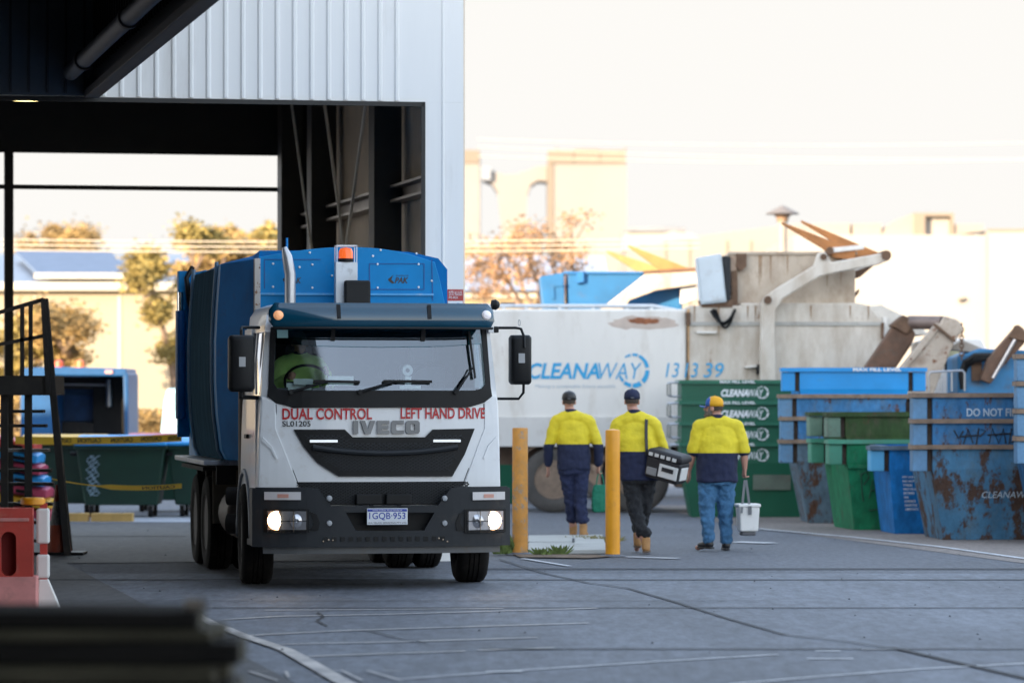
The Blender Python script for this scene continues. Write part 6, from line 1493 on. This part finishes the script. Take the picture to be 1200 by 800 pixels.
MB().box(a-.02,a+.25,-.06,4.2,zt_*.0,zt_-.01).build('edge_shade_strip', M_silb, sl_)  # darker strip: shade on the tower's left edge put into colour
for px in (653,733): x = q(px,0)[0]; MB().cyl((x,.1,q(0,176)[1]),(x,.1,q(0,172)[1]),.04,6).build('rod', M_pt, sl_)
MB().prism(QP([(566,195),(578,200),(590,204),(603,204),(616,200),(628,195),(641,193),(641,212),(631,211),(622,216),(618,228),(617,250),(616,330),(590,330),(587,260),(583,225),(576,214),(566,210)]), .4, 3.0).build('arched_link', M_sil, sl_)
MB().box(q(520,0)[0],q(562,0)[0],0,4,0,q(0,191)[1]).build('tower', M_sil, sl_); MB().box(q(520,0)[0],q(562,0)[0],-.1,4,q(0,190.8)[1],q(0,176)[1]).build('parapet', M_silb, sl_)
MB().box(q(564,0)[0],q(575,0)[0],.1,2,q(0,211)[1],q(0,195)[1]).build('vent_box', mat('vent_grey', (.25,.27,.30), .6), sl_)
MB().box(q(540,0)[0],q(735,0)[0],.3,4,0,q(0,300)[1]).build('podium', M_sil, sl_)
Yl = 112.0; Sl = FPX/Yl
lw = empty('low_shed', (PX(620,Yl), Yl, 0), 0, 'low shed with pale blue-white roof behind the golden bare tree', 'building')
e = lambda px, py: ((px-620)/Sl, HC+(HY-py)/Sl)
MB().box(e(430,0)[0],e(800,0)[0],0,9,0,e(0,341)[1]).build('wall', mat('gold_wall', (.30,.24,.14), .8, var=.05), lw)
MB().prism([(-.3,e(0,341)[1]),(7,PZ(300,Yl+7)),(14,e(0,341)[1])], e(425,0)[0],e(715,0)[0],'x').build('roof', mat('roof_white', (.30,.33,.40), .5, var=.05), lw)
MB().box(e(430,0)[0],e(800,0)[0],-.15,-.01,e(0,349)[1],e(0,344)[1]).build('band', M_creamlt, lw)
Y6 = 135.0; S6 = FPX/Y6
pb = empty('warehouse', (PX(830,Y6), Y6, 0), 0, 'pale gabled warehouse with a dark flat roof edge right of the silo', 'building')
r6 = lambda px, py: ((px-830)/S6, HC+(HY-py)/S6)
MB().prism([r6(*p) for p in ((736,480),(736,290),(780,283),(825,276),(935,262),(1040,276),(1040,480))], 0, 12).build('wall', mat('beige_wall', (.28,.25,.22), .8, var=.05, vs=.15), pb)
MB().prism([r6(*p) for p in ((736,262),(808,262),(808,267),(736,267))], 3, 9).build('dark_roof', mat('roof_dark', (.20,.21,.23), .6), pb)
MB().prism([r6(*p) for p in ((736,267.2),(806,267.2),(806,284),(736,288))], 3.2, 9).build('clerestory', mat('clerestory_grey', (.35,.34,.31), .7, var=.2, vs=.5), pb)
MB().prism([r6(*p) for p in ((752,285),(756,276),(790,270),(812,272),(826,279),(826,286))], 1, 9).build('curved_roof', M_pw, pb)
for px in (780,808,852,880): MB().box(r6(px,0)[0]-.03,r6(px,0)[0]+.03,-.04,-.001,0,r6(0,282)[1]).build('joint', M_pt, pb)
Y7 = 120.0; S7 = FPX/Y7
r7 = lambda px, py: ((px-1100)/S7, HC+(HY-py)/S7)
pw = empty('warehouse', (PX(1100,Y7), Y7, 0), 0, 'large bright white warehouse with a raised beige parapet at the far right', 'building')
MB().box(r7(930,0)[0],r7(1156,0)[0],0,14,0,r7(0,275)[1]).build('wall', M_pw, pw)
MB().box(r7(1156.5,0)[0],r7(1330,0)[0],-.5,14,0,r7(0,270)[1]).build('wall', M_pw, pw)
MB().box(r7(1154,0)[0],r7(1330,0)[0],-.55,-.51,r7(0,271.5)[1],r7(0,269)[1]).build('coping', M_pt, pw)
for pl_ in ([(945,262),(997,261),(997,275),(945,275)],[(1000,262),(1034,261),(1034,275),(1000,275)],[(1034,275),(1040,265),(1052,257),(1072,250),(1072,275)],[(1120,262),(1154,262),(1154,270),(1120,275)]):
    MB().prism([r7(*p) for p in pl_], .3, 6).build('parapet', mat('parapet_pale', (.29,.255,.22), .8, var=.05), pw)
MB().prism([r7(*p) for p in ((1072,249),(1119,249),(1119,274.8),(1115,274.8),(1115,253),(1085,253),(1085,274.8),(1072,274.8))], .2, 5).build('raised_parapet', M_pt, pw)
MB().prism([r7(*p) for p in ((1085.5,254),(1114.5,254),(1114.5,274.8),(1085.5,274.8))], .5, 5).build('plant_room', M_pw, pw)
o = empty('wall_fitting', (PX(1127,Y7), Y7-.01, PZ(352,Y7)), 0, 'tiny dark fitting high on the bright white warehouse wall', 'fitting')
MB().beam((-.06,-.05,-.05),(.10,-.12,.08),.08,.06).build('arm', M_dsteel, o); MB().box(-.10,.02,-.10,.0,-.02,.05).build('box', M_dsteel, o)
Y8 = 84.0; S8 = FPX/Y8
cv = empty('roof_vent', (PX(917,Y8), Y8, 0), 0, 'conical grey metal roof vent standing above the rusty forks', 'vent')
z0 = HC+(HY-251)/S8; MB().lathe([(.36,0),(.37,.015),(.20,.10),(.03,.185),(.001,.19)], (0,0,z0), 'z', 24).build('cone_cap', mat('vent_cap', (.16,.145,.14), .7), cv, smooth=True)
MB().lathe([(.13,-.16),(.13,-.08),(.20,-.01),(.20,0)], (0,0,z0), 'z', 20).build('neck', mat('vent_neck', (.24,.15,.09), .6), cv, smooth=True)
MB().cyl((0,0,0),(0,0,z0-.155),.10,14).build('flue', mat('flue_pale', (.30,.27,.23), .6), cv, smooth=True)

# wires
def wire(py0, py1, px0, px1, Y, label, sag=.3):
    o = empty('power_line', (PX(px0,Y), Y, PZ(py0,Y)), 0, label, 'wire', 'thin power lines across the sky')
    L = PX(px1,Y)-PX(px0,Y); dz = PZ(py1,Y)-PZ(py0,Y)
    MB().tube([(L*t/20, 0, dz*t/20-sag*4*(t/20)*(1-t/20)) for t in range(21)], .016, 5).build('cable', mat('cable_grey', (.55,.47,.36), .6), o)
for k, (a_, b_, c_, d_) in enumerate(((172,180,560,1500),(163,156,560,1500),(183,176,560,1500))): wire(a_, b_, c_, d_, 130, ['middle','upper','lower'][k]+' thin pale power line in the white sky on the right')
for k, (a_, Y) in enumerate(((283,86),(277,86),(289,86))): wire(a_, a_+2, -200, 820, Y, ['middle','upper','lower'][k]+' pale cable crossing in front of the golden trees on the left', .1)

# trees
def tree(name, label, x, Y, h, crown, n, size, leafcol, seed, group=None, trunk_r=.16, bare=False, cat='tree', zbase=.22):
    rnd = random.Random(seed); T = empty(name, (x, Y, 0), 0, label, cat, group); tk = MB(); tips = []
    def grow(p, d, l, r, lev):
        q_ = p+d*l; mid = p+d*l*.5+Vector((rnd.uniform(-.05,.05)*l, rnd.uniform(-.05,.05)*l, 0)); tk.tube([p, mid, q_], [r, r*.82, r*.62], 6)
        if lev == 0: tips.append(q_); return
        tips.append(mid) if lev < (2 if bare else 3) else None
        for i in range(rnd.choice((2,3,3))):
            nd = (d+Vector((rnd.uniform(-.75,.75), rnd.uniform(-.75,.75), rnd.uniform(-.15,.5)))).normalized(); grow(q_, nd, l*rnd.uniform(.62,.85), r*.6, lev-1)
    grow(Vector((0,0,0)), Vector((rnd.uniform(-.1,.1),0,1)).normalized(), h*zbase, trunk_r, 4 if bare else 3)
    # fit the limbs to the crown box
    zs = [t.z for t in tips]; xs = [t.x for t in tips]; kz = (h*.95)/max(zs); kx = 2*crown*.85/max(.2, max(xs)-min(xs)); cx_0 = (max(xs)+min(xs))/2
    fit = lambda v: Vector(((v.x-cx_0*min(1,v.z/max(zs)*1.6))*kx, v.y*kx, v.z*kz))
    tk.v = [fit(v) if v.z > h*.2 else Vector((v.x, v.y, v.z*kz)) for v in tk.v]; tips = [fit(t) for t in tips]
    tk.build('trunk', mat('bark', (.20,.14,.10), .9, var=.3, vs=3), T)
    lf = MB()
    for i in range(n):
        c = rnd.choice(tips); rr = crown*(.34 if not bare else .20)
        u = Vector((rnd.gauss(0,.5), rnd.gauss(0,.5), rnd.gauss(0,.38)))*rr; p = c+u
        if p.z < .1: continue
        ax_ = Vector((rnd.uniform(-1,1), rnd.uniform(-1,1), rnd.uniform(-1,1))).normalized(); bx_2, by_2 = orth(ax_); s_ = size*rnd.uniform(.5,1.3)
        lf.add([p-bx_2*s_, p-by_2*s_*.5, p+bx_2*s_, p+by_2*s_*.5], [(0,1,2,3)])
    cr_ = lf.build('crown', leafcol, T)
    return T
M_lg = mat('leaf_gold', (.30,.20,.075), .8, var=.55, vs=1.2); M_lo = mat('leaf_rust', (.34,.20,.10), .8, var=.5, vs=1.2); M_lv = mat('leaf_olive_gold', (.26,.20,.06), .8, var=.6, vs=1.0)  # leaf colours paled to stand in for haze over the far trees
G1 = 'golden trees around the cream warehouse'
tree('gum_tree', 'rounded golden tree rising behind the warehouse roof at the far left', PX(66,128), 128, PZ(258,128), 1.35, 8000, .09, M_lg, 11, G1)
tree('gum_tree', 'bushy golden tree in front of the warehouse wall beside the stair rail', PX(62,93), 93, PZ(352,93), 1.15, 8000, .07, M_lg, 12, G1)
tree('gum_tree', 'second golden bush tree half hidden by the stairs at the left edge', PX(15,92), 92, PZ(372,92), 1.1, 3500, .10, M_lv, 17, G1)
tree('gum_tree', 'tall ragged golden tree just left of the blue truck body', PX(203,94), 94, PZ(258,94), 1.05, 9000, .07, M_lv, 13, G1)
tree('gum_tree', 'golden tree top showing directly above the blue truck body', PX(262,104), 104, PZ(266,104), 1.2, 5000, .12, M_lg, 14, G1)
tree('gum_tree', 'golden tree top beside the dark shed column', PX(318,110), 110, PZ(262,110), 1.1, 5000, .12, M_lv, 15, G1)
tree('bare_tree', 'thin rusty-gold tree with bare forked limbs in front of the low shed', PX(618,92), 92, PZ(236,92), 1.75, 3600, .06, M_lo, 21, None, .09, True)
tree('bare_tree', 'small rusty bush tree left of the forked one, by the shed corner', PX(556,96), 96, PZ(272,96), .75, 700, .06, M_lo, 22, None, .08, True)
for k, px in enumerate((30,95,168,196)):
    rn = random.Random(40+k); o = empty('shrub', (PX(px,86), 86, 0), 0, 'low dry golden shrub '+['behind the stairs','behind the dark open hopper','between the hopper truck and the pale van','next to the pale van'][k], 'shrub', 'low golden shrubs before the warehouse')
    lf = MB(); hh = [1.9,1.8,1.45,1.3][k]
    for i in range(2600):
        a = rn.uniform(0,2*pi); r = rn.random()**.5; z = rn.random(); p = Vector((cos(a)*r*(1.0-.3*z), math.sin(a)*r*.6, z*hh)); ax_ = Vector((rn.uniform(-1,1), rn.uniform(-1,1), rn.uniform(-1,1))).normalized(); u_, v_ = orth(ax_); s_ = .06*rn.uniform(.5,1.4)
        lf.add([p-u_*s_, p-v_*s_*.5, p+u_*s_, p+v_*s_*.5], [(0,1,2,3)])
    lf.build('foliage', M_lg, o)
    m = MB(); 
    for i in range(5): m.tube([(0,0,0),(rn.uniform(-.6,.6),rn.uniform(-.3,.3),hh*.8)], [.03,.01], 5)
    m.build('stem', MATS['bark'], o)
